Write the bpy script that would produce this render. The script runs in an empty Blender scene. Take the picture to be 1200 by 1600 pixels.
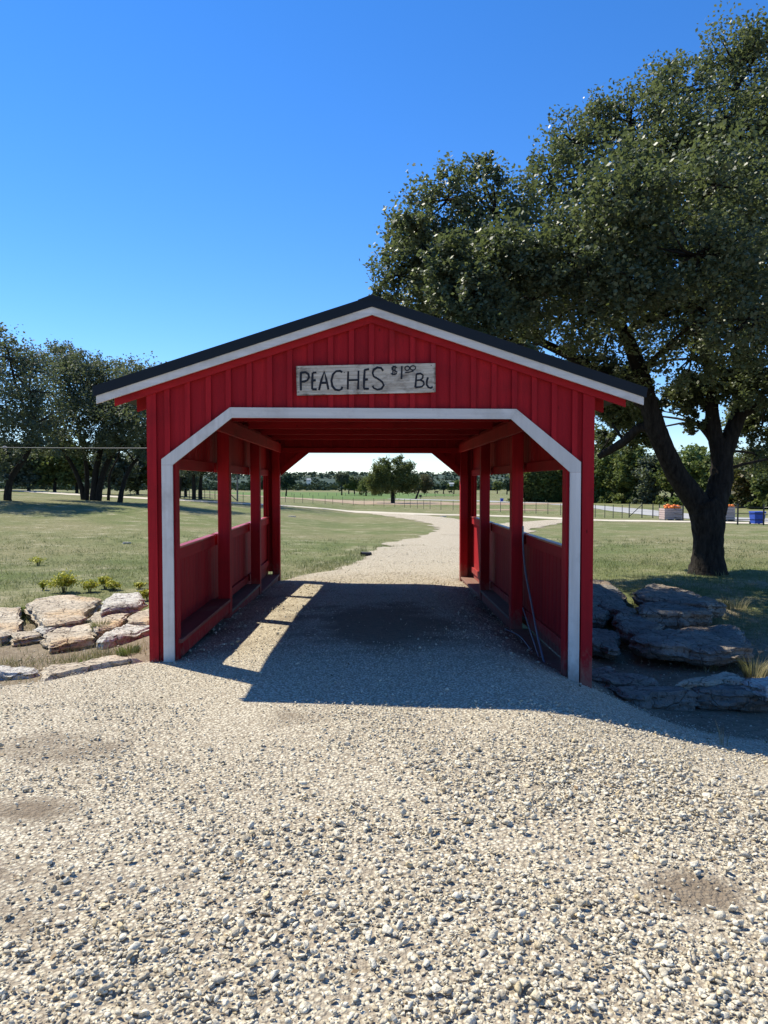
import bpy, math, random
import numpy as np
from mathutils import Vector, Matrix
random.seed(7); RNG = np.random.default_rng(11)
R = math.radians
S = bpy.context.scene

# ------------------------------------------------------------------ camera, sky, sun, exposure
EYE = 1.6; F = 1155.0
cam = bpy.data.cameras.new('camera'); camo = bpy.data.objects.new('camera', cam); S.collection.objects.link(camo)
cam.sensor_fit = 'VERTICAL'; cam.sensor_height = 24.0; cam.sensor_width = 18.0
cam.lens = 24.0 * F / 1600.0; cam.clip_start = 0.05; cam.clip_end = 12000
PITCH = math.atan(45 / F); YAW = math.atan(24 / F)
camo.location = (0, 0, EYE); camo.rotation_euler = (R(90) - PITCH, 0, -YAW)
S.camera = camo
SUN = Vector((-0.62, 0.49, 1.0)).normalized()
EL = math.asin(SUN.z); AZ = math.atan2(SUN.x, SUN.y)
w = bpy.data.worlds.new('World'); S.world = w; w.use_nodes = True
nt = w.node_tree; bg = nt.nodes['Background']
sky = nt.nodes.new('ShaderNodeTexSky'); sky.sky_type = 'NISHITA'; sky.sun_disc = False
sky.sun_elevation = EL; sky.sun_rotation = AZ % (2 * math.pi)
sky.altitude = 0; sky.air_density = 1.0; sky.dust_density = 0.0; sky.ozone_density = 2.2
hs = nt.nodes.new('ShaderNodeHueSaturation'); hs.inputs['Saturation'].default_value = 1.19
wb = nt.nodes.new('ShaderNodeMix'); wb.data_type = 'RGBA'; wb.blend_type = 'MULTIPLY'; wb.inputs[0].default_value = 1; wb.inputs[7].default_value = (0.83, 0.94, 1.19, 1)   # white balance
nt.links.new(sky.outputs[0], wb.inputs[6]); nt.links.new(wb.outputs[2], hs.inputs['Color']); nt.links.new(hs.outputs[0], bg.inputs[0]); bg.inputs[1].default_value = 0.112
sl = bpy.data.lights.new('sun', 'SUN'); sl.energy = 5.0; sl.angle = R(0.53); sl.color = (1.0, 0.94, 0.79)
so = bpy.data.objects.new('sun', sl); S.collection.objects.link(so); so.location = (-20, 15, 40)
so.rotation_euler = SUN.to_track_quat('Z', 'Y').to_euler()
S.view_settings.view_transform = 'Standard'; S.view_settings.look = 'None'
S.view_settings.exposure = 0.55; S.view_settings.gamma = 1.0; S.view_settings.use_curve_mapping = False
S.render.engine = 'CYCLES'
S.cycles.max_bounces = 6; S.cycles.diffuse_bounces = 3; S.cycles.glossy_bounces = 2; S.cycles.transmission_bounces = 3
S.cycles.transparent_max_bounces = 6; S.cycles.caustics_reflective = False; S.cycles.caustics_refractive = False

# ------------------------------------------------------------------ helpers
def ray(px, py):
    d = Vector(((px - 600) / F, (800 - py) / F, -1.0))
    return camo.rotation_euler.to_matrix() @ d
def at(px, py, Y):
    d = ray(px, py); t = Y / d.y
    return Vector((d.x * t, Y, EYE + d.z * t))
def atz(px, py, z):
    d = ray(px, py); t = (z - EYE) / d.z
    return Vector((d.x * t, d.y * t, z))
def sstep(a, b, x):
    t = np.clip((np.asarray(x, float) - a) / (b - a), 0, 1); return t * t * (3 - 2 * t)
def hash2(ix, iy, s=0):
    h = (ix.astype(np.int64) * 374761393 + iy.astype(np.int64) * 668265263 + s * 974634777) & 0x7fffffff
    h = ((h ^ (h >> 13)) * 1274126177) & 0x7fffffff
    return ((h ^ (h >> 16)) & 0xffff) / 65535.0
def vnoise(x, y, s=0):
    x = np.asarray(x, float); y = np.asarray(y, float)
    ix = np.floor(x); iy = np.floor(y); fx = x - ix; fy = y - iy
    fx = fx * fx * (3 - 2 * fx); fy = fy * fy * (3 - 2 * fy)
    a = hash2(ix, iy, s); b = hash2(ix + 1, iy, s); c = hash2(ix, iy + 1, s); d = hash2(ix + 1, iy + 1, s)
    return (a + (b - a) * fx) * (1 - fy) + (c + (d - c) * fx) * fy - 0.5
def fbm(x, y, s=0, o=3):
    v = 0; a = 1.0
    for k in range(o): v = v + a * vnoise(x * 2 ** k + 17.3 * k, y * 2 ** k - 9.1 * k, s + k); a *= 0.5
    return v
PY = [-100, 0, 6.5, 9, 13.9, 15, 25, 40, 60, 80, 130, 200, 400, 700, 4000]
PZ = [0.3, 0, 0, -0.04, -0.25, -0.27, -0.55, -1.0, -1.55, -1.8, -2.1, -2.6, -3.4, -3.9, -4.0]
def G(x, y):
    """height of the ground"""
    x = np.asarray(x, float); y = np.asarray(y, float)
    z = np.interp(y, PY, PZ)
    L = np.maximum(0, -x - 2)
    z = z + 3.2 * (1 - np.exp(-L / 28)) * sstep(18, 55, y) * (1 - sstep(110, 210, y))
    z = z - 0.55 * sstep(1.0, 3.0, x) * sstep(2.8, 6.6, y) * (1 - sstep(9.0, 14.0, y))
    z = z - 0.14 * sstep(1.9, 3.2, -x) * sstep(4.6, 6.6, y) * (1 - sstep(9.5, 14.0, y))
    near = 1 - sstep(14, 30, y)
    z = z + 0.035 * fbm(x * 0.7, y * 0.7, 3, 3) * near * (0.35 + 0.65 * sstep(0.6, 2.5, np.abs(x) + np.maximum(0, 4.5 - y)))
    z = z + 0.10 * fbm(x * 0.12, y * 0.12, 9, 2) * sstep(16, 40, y)
    return z
def g1(x, y): return float(G(x, y))
def gp(px, py):
    """the point of the ground seen there"""
    d = ray(px, py); lo = None; t = 1.0
    while t < 6000:
        x, y, z = d.x * t, d.y * t, EYE + d.z * t
        if z < g1(x, y):
            a, b = t / 1.02, t
            for _ in range(20):
                m = (a + b) / 2
                if EYE + d.z * m < g1(d.x * m, d.y * m): b = m
                else: a = m
            return Vector((d.x * b, d.y * b, g1(d.x * b, d.y * b)))
        t *= 1.02
    return Vector((d.x * 700, 700, -3.9))

def new_mesh(name, V, Fc, smooth=False):
    me = bpy.data.meshes.new(name)
    V = np.asarray(V, np.float32)
    if isinstance(Fc, np.ndarray):
        k = Fc.shape[1]; n = len(Fc)
        me.vertices.add(len(V)); me.vertices.foreach_set('co', V.ravel())
        me.loops.add(n * k); me.loops.foreach_set('vertex_index', Fc.astype(np.int32).ravel())
        me.polygons.add(n); me.polygons.foreach_set('loop_start', np.arange(0, n * k, k, dtype=np.int32))
        me.update(calc_edges=True)
    else:
        me.from_pydata([tuple(v) for v in V], [], Fc); me.update()
    if smooth: me.polygons.foreach_set('use_smooth', np.ones(len(me.polygons), bool))
    return me
def attr(me, name, vals, dom='POINT'):
    a = me.attributes.new(name, 'FLOAT', dom); a.data.foreach_set('value', np.asarray(vals, np.float32))
def link(name, me, mat, parent=None, loc=(0, 0, 0)):
    o = bpy.data.objects.new(name, me); S.collection.objects.link(o)
    if mat and not me.materials: me.materials.append(mat)
    o.location = loc
    if parent: o.parent = parent
    return o
def tag(o, label=None, cat=None, group=None, kind=None):
    if label: o['label'] = label
    if cat: o['category'] = cat
    if group: o['group'] = group
    if kind: o['kind'] = kind
    return o
def empty(name, loc, label, cat, group=None):
    o = bpy.data.objects.new(name, None); S.collection.objects.link(o); o.location = loc; o.empty_display_size = 0.2
    return tag(o, label, cat, group)
def wloc(p):
    v = Vector((0, 0, 0))
    while p: v += p.location; p = p.parent
    return v
class MB:
    """collects shapes given in world coordinates and links them as one mesh object"""
    def __init__(s): s.v = []; s.f = []
    def add(s, vs, fs):
        n = len(s.v); s.v += [tuple(v) for v in vs]; s.f += [tuple(i + n for i in f) for f in fs]; return s
    def box(s, x0, x1, y0, y1, z0, z1, c=0.0):
        """box whose four longest edges are chamfered by c"""
        d = [x1 - x0, y1 - y0, z1 - z0]
        if c <= 0:
            return s.add([(x0, y0, z0), (x1, y0, z0), (x1, y1, z0), (x0, y1, z0), (x0, y0, z1), (x1, y0, z1), (x1, y1, z1), (x0, y1, z1)],
                         [(3, 2, 1, 0), (4, 5, 6, 7), (0, 1, 5, 4), (1, 2, 6, 5), (2, 3, 7, 6), (3, 0, 4, 7)])
        k = d.index(max(d)); a, b = [(1, 2), (2, 0), (0, 1)][k]
        lo = [x0, y0, z0]; hi = [x1, y1, z1]
        prof = [(lo[a] + c, lo[b]), (hi[a] - c, lo[b]), (hi[a], lo[b] + c), (hi[a], hi[b] - c), (hi[a] - c, hi[b]), (lo[a] + c, hi[b]), (lo[a], hi[b] - c), (lo[a], lo[b] + c)]
        vs = []
        for e in (lo[k], hi[k]):
            for (p, q) in prof:
                v = [0, 0, 0]; v[k] = e; v[a] = p; v[b] = q; vs.append(v)
        fs = [tuple(range(7, -1, -1)), tuple(range(8, 16))] + [(i, (i + 1) % 8, 8 + (i + 1) % 8, 8 + i) for i in range(8)]
        return s.add(vs, fs)
    def prism(s, poly, y0, y1):
        """polygon in (x, z), extruded along y"""
        n = len(poly)
        vs = [(x, y0, z) for x, z in poly] + [(x, y1, z) for x, z in poly]
        return s.add(vs, [tuple(range(n)), tuple(range(2 * n - 1, n - 1, -1))] + [(i, i + n, (i + 1) % n + n, (i + 1) % n) for i in range(n)])
    def bar(s, p0, p1, w, h, up=(0, 0, 1)):
        p0 = Vector(p0); p1 = Vector(p1); d = (p1 - p0).normalized(); sd = d.cross(Vector(up)).normalized(); u = sd.cross(d)
        vs = [p + sd * a * w / 2 + u * b * h / 2 for p in (p0, p1) for a, b in ((-1, -1), (1, -1), (1, 1), (-1, 1))]
        return s.add(vs, [(0, 1, 2, 3), (7, 6, 5, 4), (0, 4, 5, 1), (1, 5, 6, 2), (2, 6, 7, 3), (3, 7, 4, 0)])
    def tube(s, pts, rad, n=8, cap=True, rough=0.0):
        pts = [Vector(p) for p in pts]; m = len(pts)
        if not hasattr(rad, '__len__'): rad = [rad] * m
        ref = None; vs = []
        for i, p in enumerate(pts):
            d = (pts[min(i + 1, m - 1)] - pts[max(i - 1, 0)]).normalized()
            if ref is None: ref = d.orthogonal().normalized()
            ref = (ref - d * ref.dot(d)).normalized(); b = d.cross(ref)
            for k in range(n):
                a = 2 * math.pi * k / n; r = rad[i] * (1 + rough * (random.random() - 0.5))
                vs.append(p + (ref * math.cos(a) + b * math.sin(a)) * r)
        fs = [(i * n + k, i * n + (k + 1) % n, (i + 1) * n + (k + 1) % n, (i + 1) * n + k) for i in range(m - 1) for k in range(n)]
        if cap: fs += [tuple(range(n - 1, -1, -1)), tuple(range((m - 1) * n, m * n))]
        return s.add(vs, fs)
    def build(s, name, mat, parent=None, loc=None, smooth=False):
        """with a parent: its part; with loc: a thing whose origin is there"""
        o = wloc(parent) if parent else Vector(loc or (0, 0, 0))
        me = new_mesh(name, np.array(s.v, float) - np.array(o), s.f, smooth)
        return link(name, me, mat, parent, (0, 0, 0) if parent else o)

# ------------------------------------------------------------------ materials
def mat(name, rough=0.8, spec=0.3):
    m = bpy.data.materials.new(name); m.use_nodes = True; n = m.node_tree; b = n.nodes['Principled BSDF']
    b.inputs['Roughness'].default_value = rough; b.inputs['Specular IOR Level'].default_value = spec
    return m, n, b
def nd(n, t, **kw):
    x = n.nodes.new(t)
    for k, v in kw.items():
        if k in x.inputs: x.inputs[k].default_value = v
        else: setattr(x, k, v)
    return x
def coords(n, scale=(1, 1, 1), kind='Object'):
    t = nd(n, 'ShaderNodeTexCoord'); m = nd(n, 'ShaderNodeMapping'); m.inputs['Scale'].default_value = scale
    n.links.new(t.outputs[kind], m.inputs[0]); return m.outputs[0]
def noise(n, vec, scale, detail=4, rough=0.55):
    x = nd(n, 'ShaderNodeTexNoise'); x.inputs['Scale'].default_value = scale; x.inputs['Detail'].default_value = detail; x.inputs['Roughness'].default_value = rough
    n.links.new(vec, x.inputs['Vector']); return x.outputs['Fac']
def ramp(n, fac, stops):
    r = nd(n, 'ShaderNodeValToRGB'); e = r.color_ramp.elements
    while len(e) < len(stops): e.new(0.5)
    for i, (p, c) in enumerate(stops): e[i].position = p; e[i].color = (*c, 1) if len(c) == 3 else c
    n.links.new(fac, r.inputs[0]); return r.outputs[0]
def mix(n, fac, a, b, mode='MIX'):
    m = nd(n, 'ShaderNodeMix'); m.data_type = 'RGBA'; m.blend_type = mode
    for s, v in ((0, fac), (6, a), (7, b)):
        if isinstance(v, (int, float)): m.inputs[s].default_value = v
        elif isinstance(v, tuple): m.inputs[s].default_value = (*v, 1)
        else: n.links.new(v, m.inputs[s])
    return m.outputs[2]
def math_(n, op, a, b=0.0):
    m = nd(n, 'ShaderNodeMath'); m.operation = op
    for i, v in enumerate((a, b)):
        if isinstance(v, (int, float)): m.inputs[i].default_value = v
        else: n.links.new(v, m.inputs[i])
    return m.outputs[0]
def bump(n, b, h, dist=0.01, strength=0.6):
    x = nd(n, 'ShaderNodeBump'); x.inputs['Distance'].default_value = dist; x.inputs['Strength'].default_value = strength
    n.links.new(h, x.inputs['Height']); n.links.new(x.outputs[0], b.inputs['Normal'])
def wood(name, c, dark, dirt, rough=0.7, grain_axis=2, knots=True, spec=0.12):
    """painted or bare board: grain along an axis, knots, grime; each piece its own shade"""
    m, n, b = mat(name, rough, spec)
    sc = [26, 26, 26]; sc[grain_axis] = 1.3
    v = coords(n, tuple(sc), 'Object'); v2 = coords(n, (1, 1, 1), 'Object')
    oi = nd(n, 'ShaderNodeObjectInfo')
    gr = noise(n, v, 1.0, 5, 0.6); big = noise(n, v2, 2.3, 5, 0.65)
    col = mix(n, ramp(n, gr, [(0.3, (0, 0, 0)), (0.75, (1, 1, 1))]), c, dark)
    col = mix(n, math_(n, 'MULTIPLY', oi.outputs['Random'], 0.8), col, dark)
    col = mix(n, ramp(n, big, [(0.52, (0, 0, 0)), (0.78, (0.75, 0.75, 0.75))]), col, dirt)
    if knots:
        vo = nd(n, 'ShaderNodeTexVoronoi'); vo.inputs['Scale'].default_value = 2.6
        n.links.new(coords(n, (3, 3, 1.2), 'Object'), vo.inputs['Vector'])
        col = mix(n, ramp(n, vo.outputs['Distance'], [(0.03, (0.8, 0.8, 0.8)), (0.075, (0, 0, 0))]), col, tuple(x * 0.35 for x in dark))
    ge = nd(n, 'ShaderNodeNewGeometry'); sx = nd(n, 'ShaderNodeSeparateXYZ'); n.links.new(ge.outputs['Position'], sx.inputs[0])
    splash = math_(n, 'SUBTRACT', math_(n, 'MULTIPLY', noise(n, coords(n, (9, 9, 5)), 1.6, 5, 0.7), 0.75), math_(n, 'ADD', sx.outputs[2], 0.25))   # dust and mud splashed up from the gravel
    col = mix(n, ramp(n, splash, [(0.02, (0, 0, 0)), (0.30, (0.55, 0.55, 0.55))]), col, (0.27, 0.21, 0.155))
    n.links.new(col, b.inputs['Base Color'])
    bump(n, b, gr, 0.003, 0.7); return m
RED = wood('red_paint', (0.46, 0.018, 0.024), (0.28, 0.010, 0.016), (0.17, 0.012, 0.014))
REDX = wood('red_paint_lengthwise', (0.46, 0.020, 0.026), (0.31, 0.013, 0.018), (0.16, 0.012, 0.014), grain_axis=1)
REDH = wood('red_paint_crosswise', (0.46, 0.020, 0.026), (0.31, 0.013, 0.018), (0.16, 0.012, 0.014), grain_axis=0)
REDG = wood('sheen_red_sill', (0.52, 0.05, 0.055), (0.30, 0.012, 0.016), (0.55, 0.25, 0.22), grain_axis=1, rough=0.38, spec=0.6)  # pale pink tones paint the sun's grazing sheen into the sill colour
WHITE = wood('white_paint', (0.72, 0.70, 0.66), (0.54, 0.52, 0.48), (0.34, 0.31, 0.27), knots=False)
WHITEH = wood('white_paint_crosswise', (0.72, 0.70, 0.66), (0.54, 0.52, 0.48), (0.34, 0.31, 0.27), grain_axis=0, knots=False)
DUSTY = wood('dusty_red_board', (0.25, 0.09, 0.075), (0.17, 0.05, 0.045), (0.26, 0.20, 0.15), grain_axis=1)
GREYW = wood('grey_board', (0.20, 0.17, 0.14), (0.12, 0.10, 0.085), (0.26, 0.21, 0.16), grain_axis=1)
def mat_sign():
    m, n, b = mat('weathered_sign_board', 0.9, 0.1)
    g = noise(n, coords(n, (2.2, 20, 42)), 1.0, 6, 0.68); big = noise(n, coords(n, (5, 5, 9)), 1.0, 5, 0.7)
    c = mix(n, ramp(n, g, [(0.36, (0, 0, 0)), (0.66, (1, 1, 1))]), (0.34, 0.29, 0.225), (0.70, 0.63, 0.51))
    c = mix(n, ramp(n, big, [(0.50, (0, 0, 0)), (0.70, (0.85, 0.85, 0.85))]), c, (0.15, 0.12, 0.095))
    t = nd(n, 'ShaderNodeTexCoord'); sx = nd(n, 'ShaderNodeSeparateXYZ'); n.links.new(t.outputs['Generated'], sx.inputs[0])
    ex = math_(n, 'ABSOLUTE', math_(n, 'SUBTRACT', sx.outputs[0], 0.5)); ez = math_(n, 'ABSOLUTE', math_(n, 'SUBTRACT', sx.outputs[2], 0.5))
    e = math_(n, 'ADD', math_(n, 'MAXIMUM', math_(n, 'MULTIPLY', math_(n, 'SUBTRACT', ex, 0.475), 12.0), math_(n, 'MULTIPLY', math_(n, 'SUBTRACT', ez, 0.41), 3.2)), math_(n, 'MULTIPLY', math_(n, 'SUBTRACT', big, 0.5), 0.9))
    c = mix(n, ramp(n, e, [(0.10, (0, 0, 0)), (0.34, (0.9, 0.9, 0.9))]), c, (0.075, 0.058, 0.042))
    n.links.new(c, b.inputs['Base Color']); bump(n, b, g, 0.006, 0.9); return m
SIGNW = None
def plain(name, c, rough=0.7, spec=0.3, metal=0.0, var=0.25, scale=8, bumpd=0.0):
    m, n, b = mat(name, rough, spec); b.inputs['Metallic'].default_value = metal
    f = noise(n, coords(n), scale, 4)
    n.links.new(mix(n, f, tuple(x * (1 - var) for x in c), tuple(min(1, x * (1 + var)) for x in c)), b.inputs['Base Color'])
    if bumpd: bump(n, b, f, bumpd)
    return m
SIGNW = mat_sign()
METAL = plain('dark_roof_metal', (0.008, 0.013, 0.019), 0.55, 0.22, 0.0, 0.15, 3)
BLACK = plain('black_letter_paint', (0.012, 0.013, 0.018), 0.6)
STEEL = plain('fence_steel', (0.05, 0.055, 0.05), 0.6, 0.4)
PIPEM = plain('black_pipe', (0.014, 0.014, 0.016), 0.5, 0.4)
HOSE = plain('grey_conduit', (0.16, 0.19, 0.24), 0.45, 0.5)
WIREM = plain('pale_cable', (0.28, 0.27, 0.25), 0.6, 0.3)
BLUE = plain('blue_plastic', (0.02, 0.07, 0.42), 0.45, 0.5)
ORANGE = plain('pumpkin_skin', (0.80, 0.20, 0.025), 0.5, 0.4)
STALK = plain('pumpkin_stalk', (0.10, 0.11, 0.04), 0.8)
BINW = plain('pale_bin_board', (0.50, 0.38, 0.35), 0.8)
BARNW = plain('white_barn_wall', (0.75, 0.73, 0.68), 0.7); BARNR = plain('tin_roof', (0.45, 0.46, 0.48), 0.5)
COW = plain('black_hide', (0.015, 0.013, 0.012), 0.8)
POLE = plain('grey_pole_wood', (0.20, 0.18, 0.16), 0.85)

def mat_stone(name, lo, hi, warm, bumpd=0.004, scale=14):
    m, n, b = mat(name, 0.92, 0.15)
    at_ = nd(n, 'ShaderNodeAttribute'); at_.attribute_name = 'tone'
    f = noise(n, coords(n), scale, 6, 0.62)
    c = ramp(n, at_.outputs['Fac'], [(0.0, lo), (0.35, tuple((a + b_) / 2 for a, b_ in zip(lo, hi))), (0.75, hi), (0.90, hi), (0.97, warm), (1.0, lo)])
    c = mix(n, ramp(n, f, [(0.3, (1, 1, 1)), (0.62, (0, 0, 0))]), c, mix(n, 0.55, c, (0.10, 0.075, 0.05)))
    n.links.new(c, b.inputs['Base Color']); bump(n, b, f, bumpd, 0.8); return m
GRAVEL = mat_stone('limestone_gravel', (0.52, 0.445, 0.32), (0.82, 0.75, 0.59), (0.70, 0.55, 0.32), 0.009, 75)
def nd_noise(n, v):
    x = nd(n, 'ShaderNodeTexNoise'); x.inputs['Scale'].default_value = 5; n.links.new(v, x.inputs['Vector']); return x.outputs['Color']
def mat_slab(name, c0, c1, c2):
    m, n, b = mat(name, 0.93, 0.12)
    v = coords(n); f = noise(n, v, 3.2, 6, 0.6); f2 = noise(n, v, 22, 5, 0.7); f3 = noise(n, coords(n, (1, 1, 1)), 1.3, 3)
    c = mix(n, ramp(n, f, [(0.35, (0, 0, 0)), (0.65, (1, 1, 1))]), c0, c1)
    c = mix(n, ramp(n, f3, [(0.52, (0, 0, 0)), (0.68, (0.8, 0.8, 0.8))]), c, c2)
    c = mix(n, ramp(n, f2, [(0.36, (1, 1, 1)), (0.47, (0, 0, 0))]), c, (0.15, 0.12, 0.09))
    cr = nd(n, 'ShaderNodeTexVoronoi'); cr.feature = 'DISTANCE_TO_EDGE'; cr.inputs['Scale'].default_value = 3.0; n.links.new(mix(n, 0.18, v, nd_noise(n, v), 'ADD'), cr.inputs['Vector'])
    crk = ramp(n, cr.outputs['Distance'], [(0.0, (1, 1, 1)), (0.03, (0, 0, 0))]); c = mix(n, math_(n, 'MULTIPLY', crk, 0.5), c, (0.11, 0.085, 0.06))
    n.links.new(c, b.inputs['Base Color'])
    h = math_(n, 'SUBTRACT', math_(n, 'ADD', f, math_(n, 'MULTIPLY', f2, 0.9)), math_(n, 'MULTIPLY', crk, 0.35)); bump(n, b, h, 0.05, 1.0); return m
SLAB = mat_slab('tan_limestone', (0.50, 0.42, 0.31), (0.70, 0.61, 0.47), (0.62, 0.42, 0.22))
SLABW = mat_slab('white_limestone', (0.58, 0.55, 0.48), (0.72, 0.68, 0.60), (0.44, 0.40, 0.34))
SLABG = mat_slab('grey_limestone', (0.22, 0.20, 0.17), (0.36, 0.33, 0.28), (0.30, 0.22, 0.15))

def mat_leaf(name, a, b_, c_, rough=0.38, trans=0.25, spec=0.4):
    m, n, b = mat(name, rough, spec)
    t = nd(n, 'ShaderNodeAttribute'); t.attribute_name = 'tone'
    col = ramp(n, t.outputs['Fac'], [(0.0, a), (0.55, b_), (1.0, c_)])
    n.links.new(col, b.inputs['Base Color'])
    tr = nd(n, 'ShaderNodeBsdfTranslucent'); ms = nd(n, 'ShaderNodeMixShader'); ms.inputs[0].default_value = trans
    n.links.new(mix(n, 0.5, col, (0.16, 0.20, 0.03)), tr.inputs[0])
    out = n.nodes['Material Output']; n.links.new(b.outputs[0], ms.inputs[1]); n.links.new(tr.outputs[0], ms.inputs[2]); n.links.new(ms.outputs[0], out.inputs[0])
    return m
LIVE = mat_leaf('live_oak_leaves', (0.082, 0.105, 0.062), (0.118, 0.145, 0.082), (0.185, 0.20, 0.10), 0.46, 0.38)
LIVE2 = mat_leaf('grey_oak_leaves', (0.082, 0.102, 0.075), (0.115, 0.138, 0.095), (0.16, 0.175, 0.115), 0.65, 0.32, 0.25)
WOODS = mat_leaf('mixed_wood_leaves', (0.070, 0.095, 0.035), (0.12, 0.155, 0.05), (0.22, 0.22, 0.07), 0.75, 0.35, 0.2)
LIGHTG = mat_leaf('light_green_leaves', (0.09, 0.14, 0.04), (0.15, 0.21, 0.06), (0.25, 0.27, 0.09), 0.6, 0.35)
RUSSET = mat_leaf('russet_leaves', (0.055, 0.060, 0.025), (0.10, 0.085, 0.035), (0.17, 0.12, 0.05), 0.5, 0.25)
FARW = mat_leaf('far_wood_leaves', (0.035, 0.055, 0.042), (0.055, 0.080, 0.055), (0.085, 0.11, 0.065), 1.0, 0.05, 0.0)
GRASSB = mat_leaf('short_grass', (0.11, 0.14, 0.05), (0.18, 0.20, 0.08), (0.40, 0.36, 0.21), 0.6, 0.3)
STRAW = mat_leaf('dry_grass', (0.16, 0.15, 0.07), (0.28, 0.25, 0.13), (0.42, 0.36, 0.22), 0.7, 0.3)
DEADL = mat_leaf('dead_oak_leaves', (0.10, 0.06, 0.03), (0.22, 0.14, 0.07), (0.36, 0.26, 0.14), 0.7, 0.1)
WEED = mat_leaf('yellow_weed', (0.26, 0.28, 0.04), (0.50, 0.48, 0.05), (0.70, 0.62, 0.06), 0.6, 0.3)
def mat_bark():
    m, n, b = mat('oak_bark', 0.95, 0.1)
    f = noise(n, coords(n, (9, 9, 2.2)), 1.6, 6, 0.7)
    n.links.new(ramp(n, f, [(0.3, (0.011, 0.009, 0.008)), (0.7, (0.055, 0.047, 0.039))]), b.inputs['Base Color']); bump(n, b, f, 0.06, 1.0); return m
BARK = mat_bark()
def mat_ground():
    m, n, b = mat('lawn_ground', 0.95, 0.1)
    v = coords(n); t = nd(n, 'ShaderNodeAttribute'); t.attribute_name = 'dirt'
    big = noise(n, v, 0.11, 5, 0.6); mid = noise(n, v, 0.9, 5, 0.65); fine = noise(n, v, 9, 5, 0.7); vf = noise(n, v, 45, 4, 0.7)
    c = mix(n, ramp(n, mid, [(0.35, (0, 0, 0)), (0.66, (1, 1, 1))]), (0.135, 0.165, 0.055), (0.20, 0.205, 0.085))
    c = mix(n, ramp(n, big, [(0.42, (0, 0, 0)), (0.60, (0.95, 0.95, 0.95))]), c, (0.27, 0.235, 0.125))
    c = mix(n, ramp(n, fine, [(0.40, (0.75, 0.75, 0.75)), (0.62, (0, 0, 0))]), c, (0.085, 0.10, 0.038))
    c = mix(n, ramp(n, math_(n, 'MULTIPLY', vf, mid), [(0.29, (0, 0, 0)), (0.38, (0.9, 0.9, 0.9))]), c, (0.42, 0.37, 0.25))
    dc = mix(n, ramp(n, fine, [(0.3, (0, 0, 0)), (0.7, (1, 1, 1))]), (0.155, 0.120, 0.080), (0.29, 0.235, 0.165))
    dc = mix(n, ramp(n, vf, [(0.56, (0, 0, 0)), (0.68, (1, 1, 1))]), dc, (0.42, 0.36, 0.27))
    k = math_(n, 'ADD', t.outputs['Fac'], math_(n, 'MULTIPLY', math_(n, 'SUBTRACT', mid, 0.5), 1.4))
    c = mix(n, ramp(n, k, [(0.35, (0, 0, 0)), (0.65, (1, 1, 1))]), c, dc)
    n.links.new(c, b.inputs['Base Color'])
    bump(n, b, math_(n, 'ADD', fine, math_(n, 'MULTIPLY', vf, 0.6)), 0.03, 0.8); return m
GROUND = mat_ground()
def mat_drive():
    m, n, b = mat('packed_gravel', 0.95, 0.1)
    v = coords(n); t = nd(n, 'ShaderNodeAttribute'); t.attribute_name = 'dirt'
    vo = nd(n, 'ShaderNodeTexVoronoi'); vo.inputs['Scale'].default_value = 55; n.links.new(v, vo.inputs['Vector'])
    vo2 = nd(n, 'ShaderNodeTexVoronoi'); vo2.inputs['Scale'].default_value = 120; n.links.new(v, vo2.inputs['Vector'])
    mid = noise(n, v, 1.4, 5, 0.6); fine = noise(n, v, 18, 4, 0.7); sp = nd(n, 'ShaderNodeSeparateColor'); n.links.new(vo.outputs['Color'], sp.inputs[0])
    c = mix(n, sp.outputs[0], (0.46, 0.40, 0.29), (0.74, 0.67, 0.52))
    c = mix(n, ramp(n, vo.outputs['Distance'], [(0.30, (0, 0, 0)), (0.62, (0.75, 0.75, 0.75))]), c, (0.23, 0.18, 0.13))
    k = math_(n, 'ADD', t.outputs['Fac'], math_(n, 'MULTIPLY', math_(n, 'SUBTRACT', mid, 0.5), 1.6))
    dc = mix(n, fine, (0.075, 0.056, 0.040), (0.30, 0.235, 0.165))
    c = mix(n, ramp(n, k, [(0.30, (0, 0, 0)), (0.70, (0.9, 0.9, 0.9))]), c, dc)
    n.links.new(c, b.inputs['Base Color'])
    bump(n, b, math_(n, 'SUBTRACT', math_(n, 'MULTIPLY', fine, 0.5), math_(n, 'ADD', vo.outputs['Distance'], math_(n, 'MULTIPLY', vo2.outputs['Distance'], 0.4))), 0.012, 0.8); return m
DRIVE = mat_drive()
def mat_field(name, a, b_, c_):
    m, n, b = mat(name, 0.95, 0.1); v = coords(n)
    c = mix(n, ramp(n, noise(n, v, 0.05, 5, 0.6), [(0.35, (0, 0, 0)), (0.65, (1, 1, 1))]), a, b_)
    c = mix(n, ramp(n, noise(n, v, 0.8, 5, 0.7), [(0.45, (0, 0, 0)), (0.7, (0.8, 0.8, 0.8))]), c, c_)
    n.links.new(c, b.inputs['Base Color']); return m
PASTURE = mat_field('green_pasture', (0.10, 0.165, 0.045), (0.135, 0.195, 0.06), (0.11, 0.135, 0.05))
DIRTM = mat_field('bare_dirt', (0.33, 0.235, 0.165), (0.42, 0.32, 0.23), (0.24, 0.20, 0.12))
PAVE = mat_field('pale_asphalt', (0.34, 0.34, 0.33), (0.40, 0.39, 0.37), (0.30, 0.29, 0.28))
ROADM = mat_field('pale_gravel_road', (0.52, 0.46, 0.36), (0.62, 0.56, 0.45), (0.42, 0.36, 0.27))

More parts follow.
